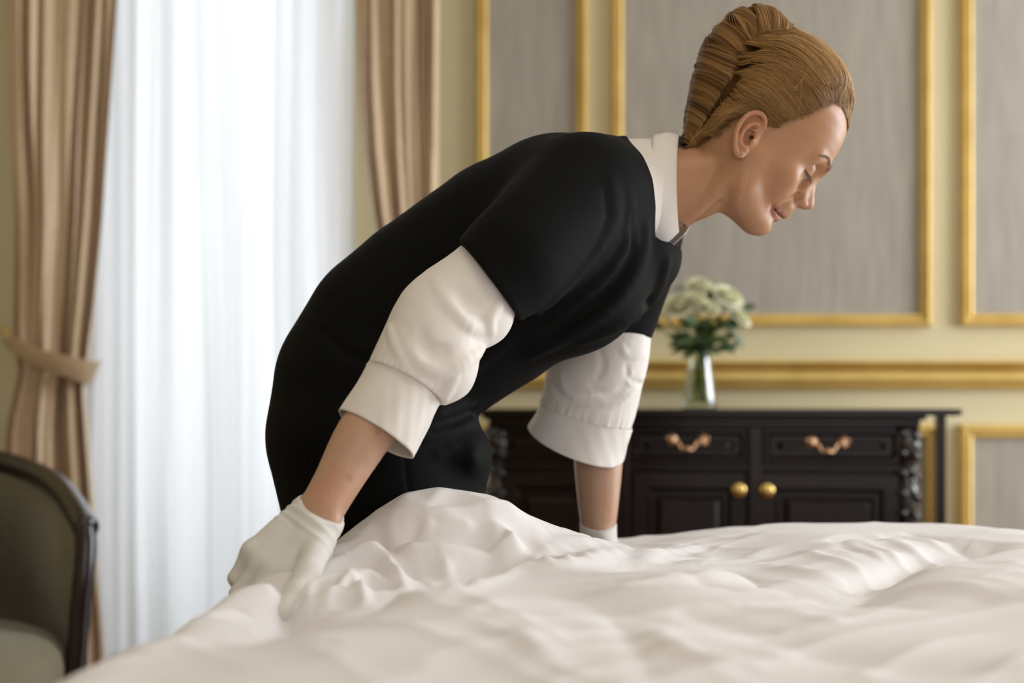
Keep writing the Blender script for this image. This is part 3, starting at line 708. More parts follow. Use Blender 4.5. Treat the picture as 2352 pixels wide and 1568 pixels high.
# ------------------------------------------------------------------ signed distance sculpting
F32 = np.float32
class Vol:
    def __init__(s, lo, hi, h):
        s.lo = np.array(lo, float); s.h = h; s.n = np.ceil((np.array(hi)-s.lo)/h).astype(int)+1
        s.F = np.full(s.n, .3, F32)
    def blk(s, lo, hi):
        a = np.clip(np.floor((np.array(lo)-s.lo)/s.h).astype(int), 0, s.n); b = np.clip(np.ceil((np.array(hi)-s.lo)/s.h).astype(int)+1, 0, s.n)
        sl = tuple(slice(i, j) for i, j in zip(a, b)); g = [(s.lo[i]+s.h*np.arange(a[i], b[i])).astype(F32) for i in range(3)]
        return sl, g[0][:, None, None], g[1][None, :, None], g[2][None, None, :]
    def op(s, fn, lo=None, hi=None, mode='u', k=0.0):
        if lo is None: lo, hi = s.lo, s.lo+s.h*s.n
        sl, x, y, z = s.blk(lo, hi)
        if min(q.stop-q.start for q in sl) <= 0: return
        d = fn(x, y, z); A = s.F[sl]
        if mode == 'u': s.F[sl] = smin(A, d, k)
        elif mode == 's': s.F[sl] = -smin(-A, d, k)
        elif mode == 'i': s.F[sl] = -smin(-A, -d, k)
        elif mode == 'a': s.F[sl] = A+d
    def cap(s, a, b, ra, rb, mode='u', k=0.0, wy=1.0):
        a = np.array(a, float); b = np.array(b, float); m = max(ra, rb)*max(1, wy)+k+.02
        s.op(lambda x, y, z: capd(x, y, z, a, b, ra, rb, wy), np.minimum(a, b)-m, np.maximum(a, b)+m, mode, k)
    def chain(s, pts, mode='u', k=0.0, kk=None, n=None):
        """pts: (x,y,z,r[,ry]) sections; swept body of smoothly varying elliptic section"""
        pts = np.array(pts, float)
        if n is None: n = 1 if len(pts) > 8 else 5
        if n > 1 and len(pts) > 2: pts = spline(pts, (len(pts)-1)*n+1)
        R_ = pts[:, 3:].max(); m = R_+k+.012; lo = pts[:, :3].min(0)-m; hi = pts[:, :3].max(0)+m
        sl, x, y, z = s.blk(lo, hi)
        if min(q.stop-q.start for q in sl) <= 0: return
        A_ = s.F[sl]; T = np.full(A_.shape, .3, F32); o0 = [q.start for q in sl]; kj = .0015
        for p, q in zip(pts[:-1], pts[1:]):
            a_ = np.minimum(p[:3], q[:3])-m; b_ = np.maximum(p[:3], q[:3])+m
            s2, x, y, z = s.blk(a_, b_); loc = tuple(slice(u.start-o, u.stop-o) for u, o in zip(s2, o0))
            if min(u.stop-u.start for u in s2) <= 0: continue
            loc = tuple(slice(max(u.start, 0), u.stop) for u in loc)
            e = capd(x, y, z, p[:3], q[:3], p[3], q[3], (p[4]/p[3], q[4]/q[3]) if len(p) > 4 else 1.0)
            t_ = T[loc]; e = e[:t_.shape[0], :t_.shape[1], :t_.shape[2]]; T[loc] = smin(t_, e, kj)
        s.F[sl] = smin(A_, T, k) if mode == 'u' else (-smin(-A_, T, k) if mode == 's' else -smin(-A_, -T, k))
    def ell(s, c, r, mode='u', k=0.0, R=None):
        m = max(r)+k+.02
        def fn(x, y, z):
            dx, dy, dz = x-c[0], y-c[1], z-c[2]
            if R is not None:
                dx, dy, dz = [R[i][0]*dx+R[i][1]*dy+R[i][2]*dz for i in range(3)]
            k0 = np.sqrt((dx/r[0])**2+(dy/r[1])**2+(dz/r[2])**2); k1 = np.sqrt((dx/r[0]**2)**2+(dy/r[1]**2)**2+(dz/r[2]**2)**2)+1e-6
            return (k0*(k0-1)/k1).astype(F32)
        s.op(fn, np.array(c)-m, np.array(c)+m, mode, k)
    def tri(s, p):
        q = (np.asarray(p, float)-s.lo)/s.h; q = np.clip(q, 0, s.n-1.001); i = q.astype(int); f = q-i; r = 0
        for a in (0, 1):
            for b in (0, 1):
                for c in (0, 1):
                    r = r+s.F[i[..., 0]+a, i[..., 1]+b, i[..., 2]+c]*(f[..., 0] if a else 1-f[..., 0])*(f[..., 1] if b else 1-f[..., 1])*(f[..., 2] if c else 1-f[..., 2])
        return r
    def grad(s, p, e=None):
        e = e or s.h; g = np.stack([s.tri(p+np.eye(3)[i]*e)-s.tri(p-np.eye(3)[i]*e) for i in range(3)], -1); return g/(np.linalg.norm(g, axis=-1, keepdims=True)+1e-9)
    def project(s, p, off=0.0, it=6):
        p = np.array(p, float)
        for _ in range(it): p = p-(s.tri(p)-off)[..., None]*s.grad(p)*.9
        return p
    def mesh(s):
        F = s.F; ins = F < 0
        n = s.n; c = np.zeros(n-1, np.int8)
        for a in (0, 1):
            for b in (0, 1):
                for d in (0, 1): c += ins[a:n[0]-1+a, b:n[1]-1+b, d:n[2]-1+d]
        act = (c > 0) & (c < 8); I = np.argwhere(act); vid = np.full(n-1, -1, np.int64); vid[act] = np.arange(len(I))
        acc = np.zeros((len(I), 3)); cnt = np.zeros(len(I))
        cor = [(a, b, d) for a in (0, 1) for b in (0, 1) for d in (0, 1)]
        val = {q: F[I[:, 0]+q[0], I[:, 1]+q[1], I[:, 2]+q[2]] for q in cor}
        for q in cor:
            for ax in range(3):
                if q[ax] == 0:
                    r = list(q); r[ax] = 1; r = tuple(r); u, v = val[q], val[r]; m = (u < 0) != (v < 0)
                    t = np.where(m, u/(u-v+1e-12), 0); p = np.array(q, float)[None]+np.zeros((len(I), 3)); p[:, ax] += t
                    acc[m] += p[m]; cnt[m] += 1
        V = s.lo+(I+acc/cnt[:, None])*s.h
        Qs = []
        for ax in range(3):
            o1, o2 = [(1, 2), (2, 0), (0, 1)][ax]
            sl0 = [slice(None)]*3; sl1 = [slice(None)]*3; sl0[ax] = slice(0, -1); sl1[ax] = slice(1, None)
            a, b = ins[tuple(sl0)], ins[tuple(sl1)]; E = np.argwhere(a != b)
            E = E[(E[:, o1] > 0) & (E[:, o2] > 0) & (E[:, o1] < n[o1]-1) & (E[:, o2] < n[o2]-1)]
            fl = a[E[:, 0], E[:, 1], E[:, 2]]
            def g(d1, d2):
                k = E.copy(); k[:, o1] -= d1; k[:, o2] -= d2; return vid[k[:, 0], k[:, 1], k[:, 2]]
            q = np.stack([g(0, 0), g(1, 0), g(1, 1), g(0, 1)], -1); q[~fl] = q[~fl][:, ::-1]; Qs.append(q)
        return V, np.concatenate(Qs)
def smin(a, b, k):
    if k <= 0: return np.minimum(a, b)
    h = np.maximum(k-np.abs(a-b), 0)/k; return (np.minimum(a, b)-h*h*k*.25).astype(F32)
def capd(x, y, z, a, b, ra, rb, wy=1.0):
    ab = b-a; L = float(ab@ab)+1e-12
    dx, dy, dz = x-F32(a[0]), y-F32(a[1]), z-F32(a[2])
    t = np.clip((dx*ab[0]+dy*ab[1]+dz*ab[2])/L, 0, 1).astype(F32)
    dx = dx-t*F32(ab[0]); dy = dy-t*F32(ab[1]); dz = dz-t*F32(ab[2]); r = F32(ra)+t*F32(rb-ra)
    if isinstance(wy, tuple): w_ = F32(wy[0])+t*F32(wy[1]-wy[0])
    elif wy != 1.0: w_ = F32(wy)
    else: return (np.sqrt(dx*dx+dy*dy+dz*dz)-r).astype(F32)
    k0 = np.sqrt(dx*dx+dz*dz+(dy/w_)**2); k1 = np.sqrt(dx*dx+dz*dz+(dy/(w_*w_))**2)+1e-6
    return ((k0-r)*np.minimum(k0/k1, 3)).astype(F32)
def catm(pts, n):
    return spline(pts, n)
def halfspace(p, nrm):
    nrm = np.array(nrm, float); nrm /= np.linalg.norm(nrm)
    return lambda x, y, z: ((x-p[0])*nrm[0]+(y-p[1])*nrm[1]+(z-p[2])*nrm[2]).astype(F32)
def perlin3(x, y, z, s=0): return perlin(x+z*.7, y-z*.45, s)

# ------------------------------------------------------------------ the woman
per = empty('person', (-.17, 2.03, 0), 'woman in a black dress and white gloves bending over the bed', 'person')
PK = []
def WP(px, py, Y, *r): return tuple(P(px, py, Y))+tuple(r)

# ---- head frame: f forward, y towards her left (away), u up
PIT = math.radians(32.7); YAW = math.radians(3)
f0 = np.array((math.cos(PIT), 0, -math.sin(PIT))); u0 = np.array((math.sin(PIT), 0, math.cos(PIT))); l0 = np.array((0, 1.0, 0))
hf = f0*math.cos(YAW)+l0*math.sin(YAW); hl = -f0*math.sin(YAW)+l0*math.cos(YAW); hu = u0
HM = np.stack([hf, hl, hu], 1)          # columns
HO = P(1727, 311, 1.955)+.072*hl
def H2W(v): return HO+(np.asarray(v) @ HM.T)
def W2H(v): return (np.asarray(v)-HO) @ HM
c_ = .01
hd = Vol((-.135, -.095, -.145), (.145, .095, .15), .00145)
US = np.array([-9.9, -9.3, -8.3, -7, -5, -3, -1, 1, 3, 5, 7, 9, 11, 12.4, 13.4])*c_
TF = np.array([7.6, 8.9, 9.55, 9.75, 10.35, 11.0, 11.05, 11.35, 12.0, 12.25, 12.25, 11.9, 10.8, 8.8, 6.0])*c_
TC = np.array([5.6, 4.8, 3.8, 3.2, 2.6, 2.2, 2, 2, 2, 2, 2, 2, 2, 2, 2])*c_
TW = np.array([1.3, 2.5, 3.6, 4.5, 5.3, 6.0, 6.6, 6.9, 7.1, 7.3, 7.3, 7.0, 6.1, 4.9, 3.4])*c_
TB = np.array([4.4, 2.5, 1.0, 0, -1.5, -6, -7.4, -8, -8.4, -8.6, -8.5, -8.0, -6.9, -5.2, -2.8])*c_
TP = np.array([2.0, 2.0, 1.85, 1.6, 1.5, 1.7, 1.95, 2.1, 2.2, 2.25, 2.25, 2.2, 2.1, 2.0, 2.0])
_ud = np.linspace(US[0], US[-1], 160)
def _sm(T):
    q = np.interp(_ud, US, T)
    for _ in range(14): q[1:-1] = (q[:-2]+2*q[1:-1]+q[2:])/4
    return q
TF, TC, TW, TB, TP = [_sm(T) for T in (TF, TC, TW, TB, TP)]; US = _ud
def headbase(f, y, u):
    uu = u.ravel(); g = lambda T: np.interp(uu, US, T).astype(F32)[None, None, :]
    Fr, Ce, Wd, Bk, Pw = g(TF), g(TC), g(TW), g(TB), g(TP)
    A = np.where(f > Ce, Fr-Ce, Ce-Bk); pw = (2+(Pw-2)*sstep(0, .045, f-Ce)).astype(F32)
    r = (np.abs((f-Ce)/A)**pw+np.abs(y/Wd)**pw)**(1/pw)
    d = ((r-1)*np.minimum(np.minimum(A, Wd), .06)).astype(F32)
    lo, hi = -.0965+F32(0)*u, .1405
    d = -smin(-d, -(lo-u+0*f).astype(F32), F32(.018)); d = -smin(-d, -(u-hi+0*f).astype(F32), F32(.03)); return d
hd.op(headbase)
def hp(*v): return np.array(v)*c_
def both(fn):
    fn(1); fn(-1)
both(lambda s: hd.ell(hp(7.0, 4.7*s, -1.2), hp(1.9, 1.5, 1.5), k=.016))                     # cheekbone
both(lambda s: hd.ell(hp(7.5, 3.6*s, -3.3), hp(1.6, 1.5, 1.8), k=.02))                      # cheek
both(lambda s: hd.cap(hp(7.6, 1.4*s, -8.4), hp(3.0, 4.6*s, -6.2), .013, .014, k=.02))       # jaw line
both(lambda s: hd.cap(hp(3.0, 4.6*s, -6.2), hp(1.4, 5.5*s, -2), .0125, .008, k=.035))
hd.ell(hp(8.5, 0, -8.0), hp(1.3, 1.6, 1.25), k=.016)                                       # chin
hd.cap(hp(11.2, 1.0, 3.2), hp(11.2, -1.0, 3.2), .008, .008, k=.014)
both(lambda s: hd.cap(hp(11.1, 1.2*s, 3.1), hp(9.3, 4.1*s, 3.2), .009, .008, k=.014))       # brow ridge
both(lambda s: hd.ell(hp(11.6, 3.1*s, 1.5), hp(1.75, 1.75, 1.2), mode='s', k=.012))       # socket
both(lambda s: hd.cap(hp(10.6, 1.75*s, .3), hp(9.9, 2.6*s, -1.0), .006, .005, mode='s', k=.012))
both(lambda s: hd.ell(hp(9.3, 3.15*s, 1.45), hp(1.31, 1.36, 1.34), k=.005))                # lids over the eyeball
# nose
hd.cap(hp(10.9, 0, 2.9), hp(11.15, 0, 1.5), .0085, .0068, k=.012)
hd.cap(hp(11.15, 0, 1.5), hp(11.85, 0, 0), .0064, .0062, k=.008)
hd.cap(hp(11.85, 0, 0), hp(12.55, 0, -1.2), .0062, .0068, k=.004)
hd.ell(hp(12.72, 0, -1.95), hp(.88, .88, .80), k=.005)
both(lambda s: hd.cap(hp(10.6, .7*s, .8), hp(11.3, .75*s, -1.9), .006, .0075, k=.012))
both(lambda s: hd.ell(hp(11.6, .98*s, -2.55), hp(1.0, .55, .52), k=.005))
hd.cap(hp(12.5, 0, -2.5), hp(11.3, 0, -3.1), .0042, .005, k=.004)
both(lambda s: hd.cap(hp(12.3, .55*s, -2.95), hp(11.5, .8*s, -3.15), .0023, .0030, mode='s', k=.002))
both(lambda s: (hd.cap(hp(11.1, 1.6*s, -1.9), hp(10.6, 1.7*s, -2.3), .0010, .0014, mode='s', k=.005), hd.cap(hp(10.55, 1.75*s, -2.0), hp(10.7, 1.6*s, -3.1), .0016, .0014, mode='s', k=.004)))
# mouth
hd.ell(hp(9.9, 0, -4.2), hp(1.55, 2.1, 1.3), k=.012)
up = catm([hp(8.7, -2.45, -5.75), hp(9.9, -1.5, -5.15), hp(10.62, -.5, -4.92), hp(10.6, 0, -5.0), hp(10.62, .5, -4.92), hp(9.9, 1.5, -5.15), hp(8.7, 2.45, -5.75)], 13)
ur = [.0022, .0036, .0048, .0056, .0062, .0064, .0062, .0064, .0062, .0056, .0048, .0036, .0022]
hd.chain([tuple(p)+(r,) for p, r in zip(up, ur)], k=.004)
lw = catm([hp(8.6, -2.3, -5.95), hp(9.3, -1.3, -6.2), hp(9.82, 0, -6.25), hp(9.3, 1.3, -6.2), hp(8.6, 2.3, -5.95)], 11)
lr = [.002, .0035, .005, .006, .0066, .0068, .0066, .006, .005, .0035, .002]
hd.chain([tuple(p)+(r,) for p, r in zip(lw, lr)], k=.004)
ml = catm([hp(8.1, -3.0, -5.35), hp(8.9, -2.35, -5.75), hp(10.3, -1.0, -5.72), hp(10.85, 0, -5.72), hp(10.3, 1.0, -5.72), hp(8.9, 2.35, -5.75), hp(8.1, 3.0, -5.35)], 19)
hd.chain([tuple(p)+(.0012,) for p in ml], mode='s', k=.002)
both(lambda s: hd.ell(hp(8.2, 3.1*s, -5.4), hp(.25, .25, .4), mode='s', k=.008))
both(lambda s: hd.cap(hp(10.5, 2.1*s, -2.5), hp(8.9, 3.35*s, -5.0), .0022, .0018, mode='s', k=.010))       # smile fold
hd.ell(hp(10.6, 0, -7.2), hp(.8, 1.5, .42), mode='s', k=.008)
hd.cap(hp(11.9, 0, -3.6), hp(11.6, 0, -4.5), .0022, .0022, mode='s', k=.006)
# upper lid crease and lid edge
LID = {}
for s in (1, -1):
    cr_ = hd.project(catm([hp(9.2, 4.4*s, 1.5), hp(9.9, 3.9*s, 2.2), hp(10.4, 3.1*s, 2.4), hp(10.5, 2.3*s, 2.0), hp(10.5, 1.9*s, 1.5)], 11))
    hd.chain([tuple(p)+(.0011,) for p in cr_], mode='s', k=.003)
    le = hd.project(catm([hp(9.1, 4.42*s, .75), hp(9.8, 4.0*s, .62), hp(10.35, 3.2*s, .72), hp(10.6, 2.4*s, 1.0), hp(10.6, 2.0*s, 1.25)], 11)); LID[s] = le
    hd.chain([tuple(p)+(.0010,) for p in le], mode='s', k=.0012)
    hd.chain([(p[0]+.0002, p[1], p[2]+.0016, .0011) for p in le], k=.0015)
# neck
nk = [W2H(P(*q)) for q in ((1700, 385, 2.03), (1640, 405, 2.03), (1590, 420, 2.03), (1530, 435, 2.03))]
nr = [.050, .0485, .0530, .0590]
hd.chain([tuple(p)+(r,) for p, r in zip(nk, nr)], k=.022)
sm = [W2H(P(*q)) for q in ((1690, 375, 1.978), (1650, 430, 1.982), (1600, 480, 1.995), (1560, 505, 2.01))]
hd.chain([tuple(p)+(r,) for p, r in zip(sm, (.010, .010, .009, .009))], k=.014)
# ears
for s in (1, -1):
    e = lambda f, y, u: np.array((f*c_, s*y*c_, u*c_))
    hd.ell(e(-.75, 7.35, -.15), hp(1.75, .55, 3.0), k=.006)
    hd.ell(e(-.55, 8.1, -.1), hp(1.05, .75, 1.95), mode='s', k=.003)
    hx = catm([e(.15, 7.1, .2), e(.75, 7.45, 1.3), e(.45, 7.75, 2.45), e(-.55, 8.0, 2.95), e(-1.65, 8.2, 2.4), e(-2.3, 8.3, 1.1), e(-2.3, 8.2, -.5), e(-1.75, 7.95, -1.9), e(-1.0, 7.7, -2.9), e(-.25, 7.5, -3.35), e(.30, 7.35, -2.9), e(.45, 7.2, -2.1)], 26)
    hd.chain([tuple(p)+(r,) for p, r in zip(hx, [.0026]*4+[.0031]*14+[.0040]*4+[.0046, .0046, .004, .003])], k=.0028)
    ah = catm([e(-.1, 7.75, 1.7), e(-.9, 7.95, 1.1), e(-1.35, 8.0, 0), e(-1.2, 7.85, -1.3), e(-.6, 7.7, -2.0), e(.1, 7.6, -2.05)], 14)
    hd.chain([tuple(p)+(.0026,) for p in ah], k=.003)
    hd.cap(e(.1, 7.6, .75), e(-.75, 7.75, .35), .0019, .0016, k=.0025)
    hd.ell(e(.42, 7.55, -.75), hp(.36, .42, .55), k=.003)
    hd.cap(e(.0, 7.75, -.35), e(.25, 6.7, -.3), .0034, .0022, mode='s', k=.002)
    hd.cap(e(-.1, 7.7, -.7), e(-.05, 7.5, -1.45), .0030, .0024, mode='s', k=.002); hd.ell(e(-.35, 7.9, -.35), hp(.62, .55, .85), mode='s', k=.002)
Vh, Qh = hd.mesh()
HLf = np.array([-6.4, -5.0, -4.1, -2.9, -1.7, .9, 2.5, 2.75, 4.0, 5.2, 6.6, 7.9, 9.0])*c_
HLu = np.array([-7.6, -5.5, -2.6, 1.2, 3.2, 3.2, 2.5, 3.9, 5.1, 6.6, 8.9, 10.6, 11.3])*c_
def hl_side(f): return np.interp(f, HLf, HLu)
def above(f, y, u):
    """signed height over the hairline"""
    s = hl_side(np.minimum(f, .09)); w_ = sstep(.080, .100, f); ce = .094+.019*sstep(.008, .045, np.abs(y)); return u-(s*(1-w_)+ce*w_)
# skin tint painted per point in head space, plus shade of hollows
def skin_color(L):
    f, y, u = L[:, 0]/c_, np.abs(L[:, 1])/c_, L[:, 2]/c_
    base = np.array((.435, .220, .112)); col = np.tile(base, (len(L), 1))
    def blend(m, c): 
        nonlocal col; m = np.clip(m, 0, 1)[:, None]; col = col*(1-m)+np.array(c)*m
    blend(.30*np.exp(-(((y-4.4)/1.9)**2+((u+2.6)/1.9)**2))*(f > 5), (.47, .18, .11))
    blend(.45*np.exp(-(((f+.8)/2.2)**2+((u)/3.2)**2))*(y > 6.9), (.52, .19, .095))
    blend(.35*np.exp(-((f-12.8)/.8)**2-((u+2.1)/1)**2), (.5, .2, .13))
    blend(.25*sstep(6.5, 9.5, u), (.44, .25, .185))
    dn = perlin3(f*.9, y*.9, u*.9, 4); blend(.2*sstep(.0, .5, dn), (.38, .185, .105))
    dn = perlin3(f*2.6+3, y*2.6, u*2.6, 6); blend(.10*sstep(.0, .5, dn), (.52, .29, .19))
    def near(pts, r0, r1):
        d = np.full(len(L), 9.0)
        a = L.copy(); a[:, 1] = np.abs(a[:, 1])
        for p in pts: d = np.minimum(d, np.linalg.norm(a-np.array(p), axis=1))
        return 1-sstep(r0, r1, d)
    fine = lambda c: spline([(p[0], abs(p[1]), p[2]) for p in c], 80)
    blend(.75*near(fine(up[6:]), .0040, .0066), (.33, .12, .085))
    blend(.85*near(fine(lw[5:]), .0055, .0075), (.35, .125, .09))
    blend(.85*near(fine(ml[9:16]), .001, .003), (.10, .02, .015))  # shade between the lips painted in
    blend(.5*near([hp(10.2, 3.0, 1.9), hp(10.3, 2.6, 1.9), hp(9.9, 3.6, 1.7)], .003, .009), (.27, .10, .05))
    blend(.6*near(fine(LID[1]), .0006, .0025), (.10, .045, .03))
    blend(.55*near([hp(-.35, 7.35, -.3), hp(-.2, 7.3, -.8), hp(-.4, 7.4, .1)], .004, .0085), (.22, .075, .035))  # shade of the ear hollow painted into the tint
    blend(.8*near([hp(.1, 7.2, -.35), hp(.2, 7.0, -.3)], .002, .005), (.10, .03, .02))  # ear canal, darkness painted in
    blend(.5*near([hp(11.9, .6, -3.1)], .002, .0045), (.2, .07, .05))  # painted shade inside the nostril
    blend(.97*sstep(.004, .009, above(L[:, 0], L[:, 1], L[:, 2])-.012*(u < -2))*(f < 10.5), (.07, .032, .009))
    return col
body_parts = [(H2W(Vh), Qh, skin_color(Vh))]

# ---- body under the clothes, arms and legs
bd = Vol((-.40, 1.55, 0), (.36, 2.42, 1.30), .0042)
TS = [  # px, py, half thickness, half width   (midline)
    (900, 1460, .120, .150), (893, 1280, .133, .165), (880, 1130, .1455, .178), (856, 1000, .1500, .180), (866, 890, .1455, .165), (925, 790, .1450, .150),
    (1010, 725, .1480, .150), (1100, 665, .1500, .158), (1190, 600, .1500, .168), (1285, 535, .1400, .170), (1375, 478, .102, .150), (1440, 445, .081, .106)]
YM = 2.03
tw = [WP(px, py, YM, a-.022, b-.026) for px, py, a, b in TS[2:-2]]
bd.chain(tw, kk=.03)
bd.cap(P(1430, 448, YM), P(1560, 425, YM), .050, .046, k=.015)
bd.cap(P(1500, 466, YM), P(1566, 474, YM), .038, .030, k=.01)
NA = [WP(1345, 470, 1.885, .046), WP(1140, 645, 1.805, .033), WP(975, 800, 1.755, .033), WP(915, 890, 1.735, .034), WP(835, 1000, 1.705, .0335), WP(775, 1105, 1.685, .0278), WP(737, 1172, 1.668, .0262)]
FA = [WP(1480, 520, 2.17, .045), WP(1420, 700, 2.21, .040), WP(1372, 880, 2.23, .037), WP(1373, 980, 2.225, .038), WP(1374, 1060, 2.22, .0375), WP(1374, 1140, 2.215, .0325), WP(1374, 1215, 2.21, .0265)]
for A_ in (NA, FA): bd.chain(A_, k=.02, kk=.02)
def wedge(c, d): pass
bd.cap(np.array(NA[-1][:3])+(.008, -.010, .008), np.array(NA[-2][:3])+(.006, -.008, .006), .013, .016, k=.015)
for s in (1, -1):
    y = YM+.088*s
    bd.chain(n=4, pts=[(-.20, y, .84, .072), (-.165, y, .62, .068), (-.13, y, .47, .058), (-.135, y-.0, .40, .050), (-.175, y, .27, .052), (-.20, y, .10, .036)], k=.03)
    bd.cap((-.205, y, .06), (-.06, y+.01*s, .035), .034, .028, k=.02)
# ---- hands: palm and five bent fingers
def hand(vol, wr, d, side, nrm, curls, thumb, grow=0.0, sc=1.0, spread=.10):
    """wr wrist, d palm direction, side towards the index finger, nrm towards the back of the hand"""
    d, side, nrm = [np.array(v, float)/np.linalg.norm(v) for v in (d, side, nrm)]
    wr = np.array(wr, float); L = .084*sc
    for a, b, ra, rb in ((-.030, -.027, .0150, .0125), (-.010, -.010, .0165, .0135), (.010, .010, .0165, .0135), (.022, .028, .0150, .0125)):
        vol.cap(wr+side*a*.75, wr+d*L*(1-.10*abs(b)/.028)+side*b, ra+grow, rb+grow, k=.010)
    vol.ell(wr+d*.035*sc+side*.022-nrm*.006, (.022+grow, .018+grow, .022+grow), k=.012)
    tips = []
    for i, (off, ln) in enumerate(((.030, 1.0), (.010, 1.10), (-.010, 1.02), (-.029, .82))):
        kn = wr+d*L*(1.0-.05*abs(i-1))+side*off
        a1, a2, a3 = curls[i]; p = kn; ang_ = 0
        fd = d+side*spread*(1.2-i*.8)*.5; fd /= np.linalg.norm(fd)
        for seg, (l, r0, r1, a) in enumerate(((.042, .0098, .0088, a1), (.026, .0088, .0080, a2), (.021, .0080, .0066, a3))):
            ang_ += a; dd = fd*math.cos(ang_)-nrm*math.sin(ang_); q = p+dd*l*ln*sc
            vol.cap(p, q, r0+grow, r1+grow, k=.004 if seg else .009); p = q
        tips.append(p)
    pts = [wr+d*.018*sc+side*.020-nrm*.004]+[np.array(t) for t in thumb]
    for a, b, ra, rb in zip(pts[:-1], pts[1:], (.0165, .0135, .0122, .0105), (.0135, .0122, .0106, .009)): vol.cap(a, b, ra+grow, rb+grow, k=.007)
    return tips
nwr = np.array(NA[-1][:3]); fwr = np.array(FA[-1][:3])
ncurl = [(.28, .95, .6), (.32, 1.0, .6), (.42, 1.0, .6), (.6, 1.0, .6)]
nd = P(588, 1318, 1.610)-P(733, 1185, 1.665)
nside = P(735, 1330, 1.585)-P(600, 1230, 1.635)
nnrm = np.cross(nside, nd); nnrm = nnrm if nnrm[1] < 0 else -nnrm; nnrm = nnrm+np.array((0, 0, .0))
nside = nside-nd*(nside@nd)/(nd@nd)
nthumb = [P(706, 1318, 1.575), P(678, 1365, 1.545), P(650, 1408, 1.515)]
NH = dict(wr=P(731, 1190, 1.663), d=nd, side=nside, nrm=nnrm, curls=ncurl, thumb=nthumb, sc=1.05)
FH = dict(wr=P(1374, 1228, 2.21), d=(.45, .02, -.85), side=(.1, -1, .1), nrm=(.85, .1, .45), curls=[(.35, .6, .3)]*4, thumb=[P(1392, 1262, 2.155), P(1402, 1282, 2.13), P(1410, 1292, 2.12)])
hand(bd, grow=-.0012, **NH); hand(bd, grow=-.0012, **FH)
Vb, Qb = bd.mesh()
bc = np.tile(np.array((.50, .30, .20)), (len(Vb), 1))
q1 = perlin(Vb[:, 0]*30+Vb[:, 1]*9, Vb[:, 2]*22, 3); m_ = (.45*sstep(-.1, .5, q1))[:, None]; bc = bc*(1-m_)+np.array((.52, .235, .145))*m_
for (px, py, Y, r) in ((802, 1098, 1.655, .0022), (765, 1066, 1.66, .0012), (787, 1078, 1.66, .0012), (868, 990, 1.68, .0022), (758, 1130, 1.66, .0011)):
    d = np.hypot(Vb[:, 0]-P(px, py, Y)[0], Vb[:, 2]-P(px, py, Y)[2]); m_ = ((1-sstep(r, r*2.2, d))*(Vb[:, 1] < 1.75)*.35)[:, None]; bc = bc*(1-m_)+np.array((.35, .10, .06))*m_
body_parts.append((Vb, Qb, bc))
Vall = np.concatenate([body_parts[0][0], Vb]); Qall = np.concatenate([Qh, Qb+len(Vh)]); Call = np.concatenate([body_parts[0][2], bc])
PK.append(npmesh('body', Vall, Qall, M['skin'], None, Call))

# ---- gloves
def hollow_cut(vol, c, nrm, r): vol.op(halfspace(c, nrm), mode='i', k=.0)
gv = Vol((-.44, 1.42, .55), (-.19, 1.74, .86), .0020)
hand(gv, grow=.0012, **NH)
gv.chain([tuple(P(722, 1204, 1.661))+(.0270,), tuple(P(738, 1172, 1.668))+(.0272,), tuple(P(754, 1136, 1.675))+(.0290,)], k=.012, n=3)
gv.op(halfspace(P(739, 1166, 1.669), (.46, -.22, .89)), mode='i', k=.002)
def add_waves(vol, c, ax, lo, hi, amp, freq, seed):
    ax = np.array(ax, float); ax /= np.linalg.norm(ax)
    def fn(x, y, z):
        t = (x-c[0])*ax[0]+(y-c[1])*ax[1]+(z-c[2])*ax[2]
        s = np.sin(t*freq+3*np.sin(y*38+seed)+2.2*np.sin(x*47+z*21)); w_ = sstep(lo-.012, lo, t)*(1-sstep(hi, hi+.014, t))
        return (-amp*w_*np.maximum(s, -.3)).astype(F32)
    vol.op(fn, mode='a')
add_waves(gv, P(738, 1170, 1.669), nd, .016, .040, .0011, 560, 1)
gv.op(lambda x, y, z: (-.0007*perlin((x+z)*34+0*y, (z-x)*26+y*50, 5)).astype(F32), mode='a')
Vg, Qg = gv.mesh(); g1 = npmesh('glove', Vg, Qg, M['glove']); PK.append(g1)
gv = Vol((.05, 2.05, .55), (.24, 2.32, .78), .0024)
hand(gv, grow=.0012, **FH)
gv.chain([tuple(P(1374, 1228, 2.21))+(.0275,), tuple(P(1374, 1205, 2.21))+(.0282,), tuple(P(1374, 1180, 2.21))+(.029,)], k=.012)
gv.op(halfspace(P(1374, 1200, 2.21), (.01, -.32, 1)), mode='i', k=.002)
Vg, Qg = gv.mesh(); PK.append(npmesh('glove', Vg, Qg, M['glove']))

# ---- dress
dv = Vol((-.39, 1.68, .36), (.40, 2.42, 1.31), .0036)
dv.chain([WP(px, py, YM, a, b) for px, py, a, b in TS], kk=.045)
dv.chain([(-.178, YM, .60, .125, .160), (-.165, YM, .46, .122, .158), (-.165, YM, .30, .122, .158)], kk=.03, k=.02)
# chest fullness, near and far shoulder with cap sleeves
dv.ell(P(1487, 592, 2.06), (.048, .12, .055), k=.03); dv.ell(P(1330, 660, 1.95), (.085, .075, .085), k=.06); dv.ell(P(1340, 660, 2.11), (.085, .075, .085), k=.06)
slv_n = [WP(1345, 440, 1.905, .074), WP(1265, 520, 1.855, .073), WP(1185, 595, 1.806, .0675), WP(1085, 675, 1.782, .0620)]
dv.chain(slv_n[:3], k=.045, kk=.03)
slv_f = [WP(1475, 520, 2.15, .060), WP(1455, 620, 2.18, .057), WP(1430, 710, 2.20, .054), WP(1408, 800, 2.205, .054)]
dv.chain(slv_f[:3], k=.04, kk=.03)
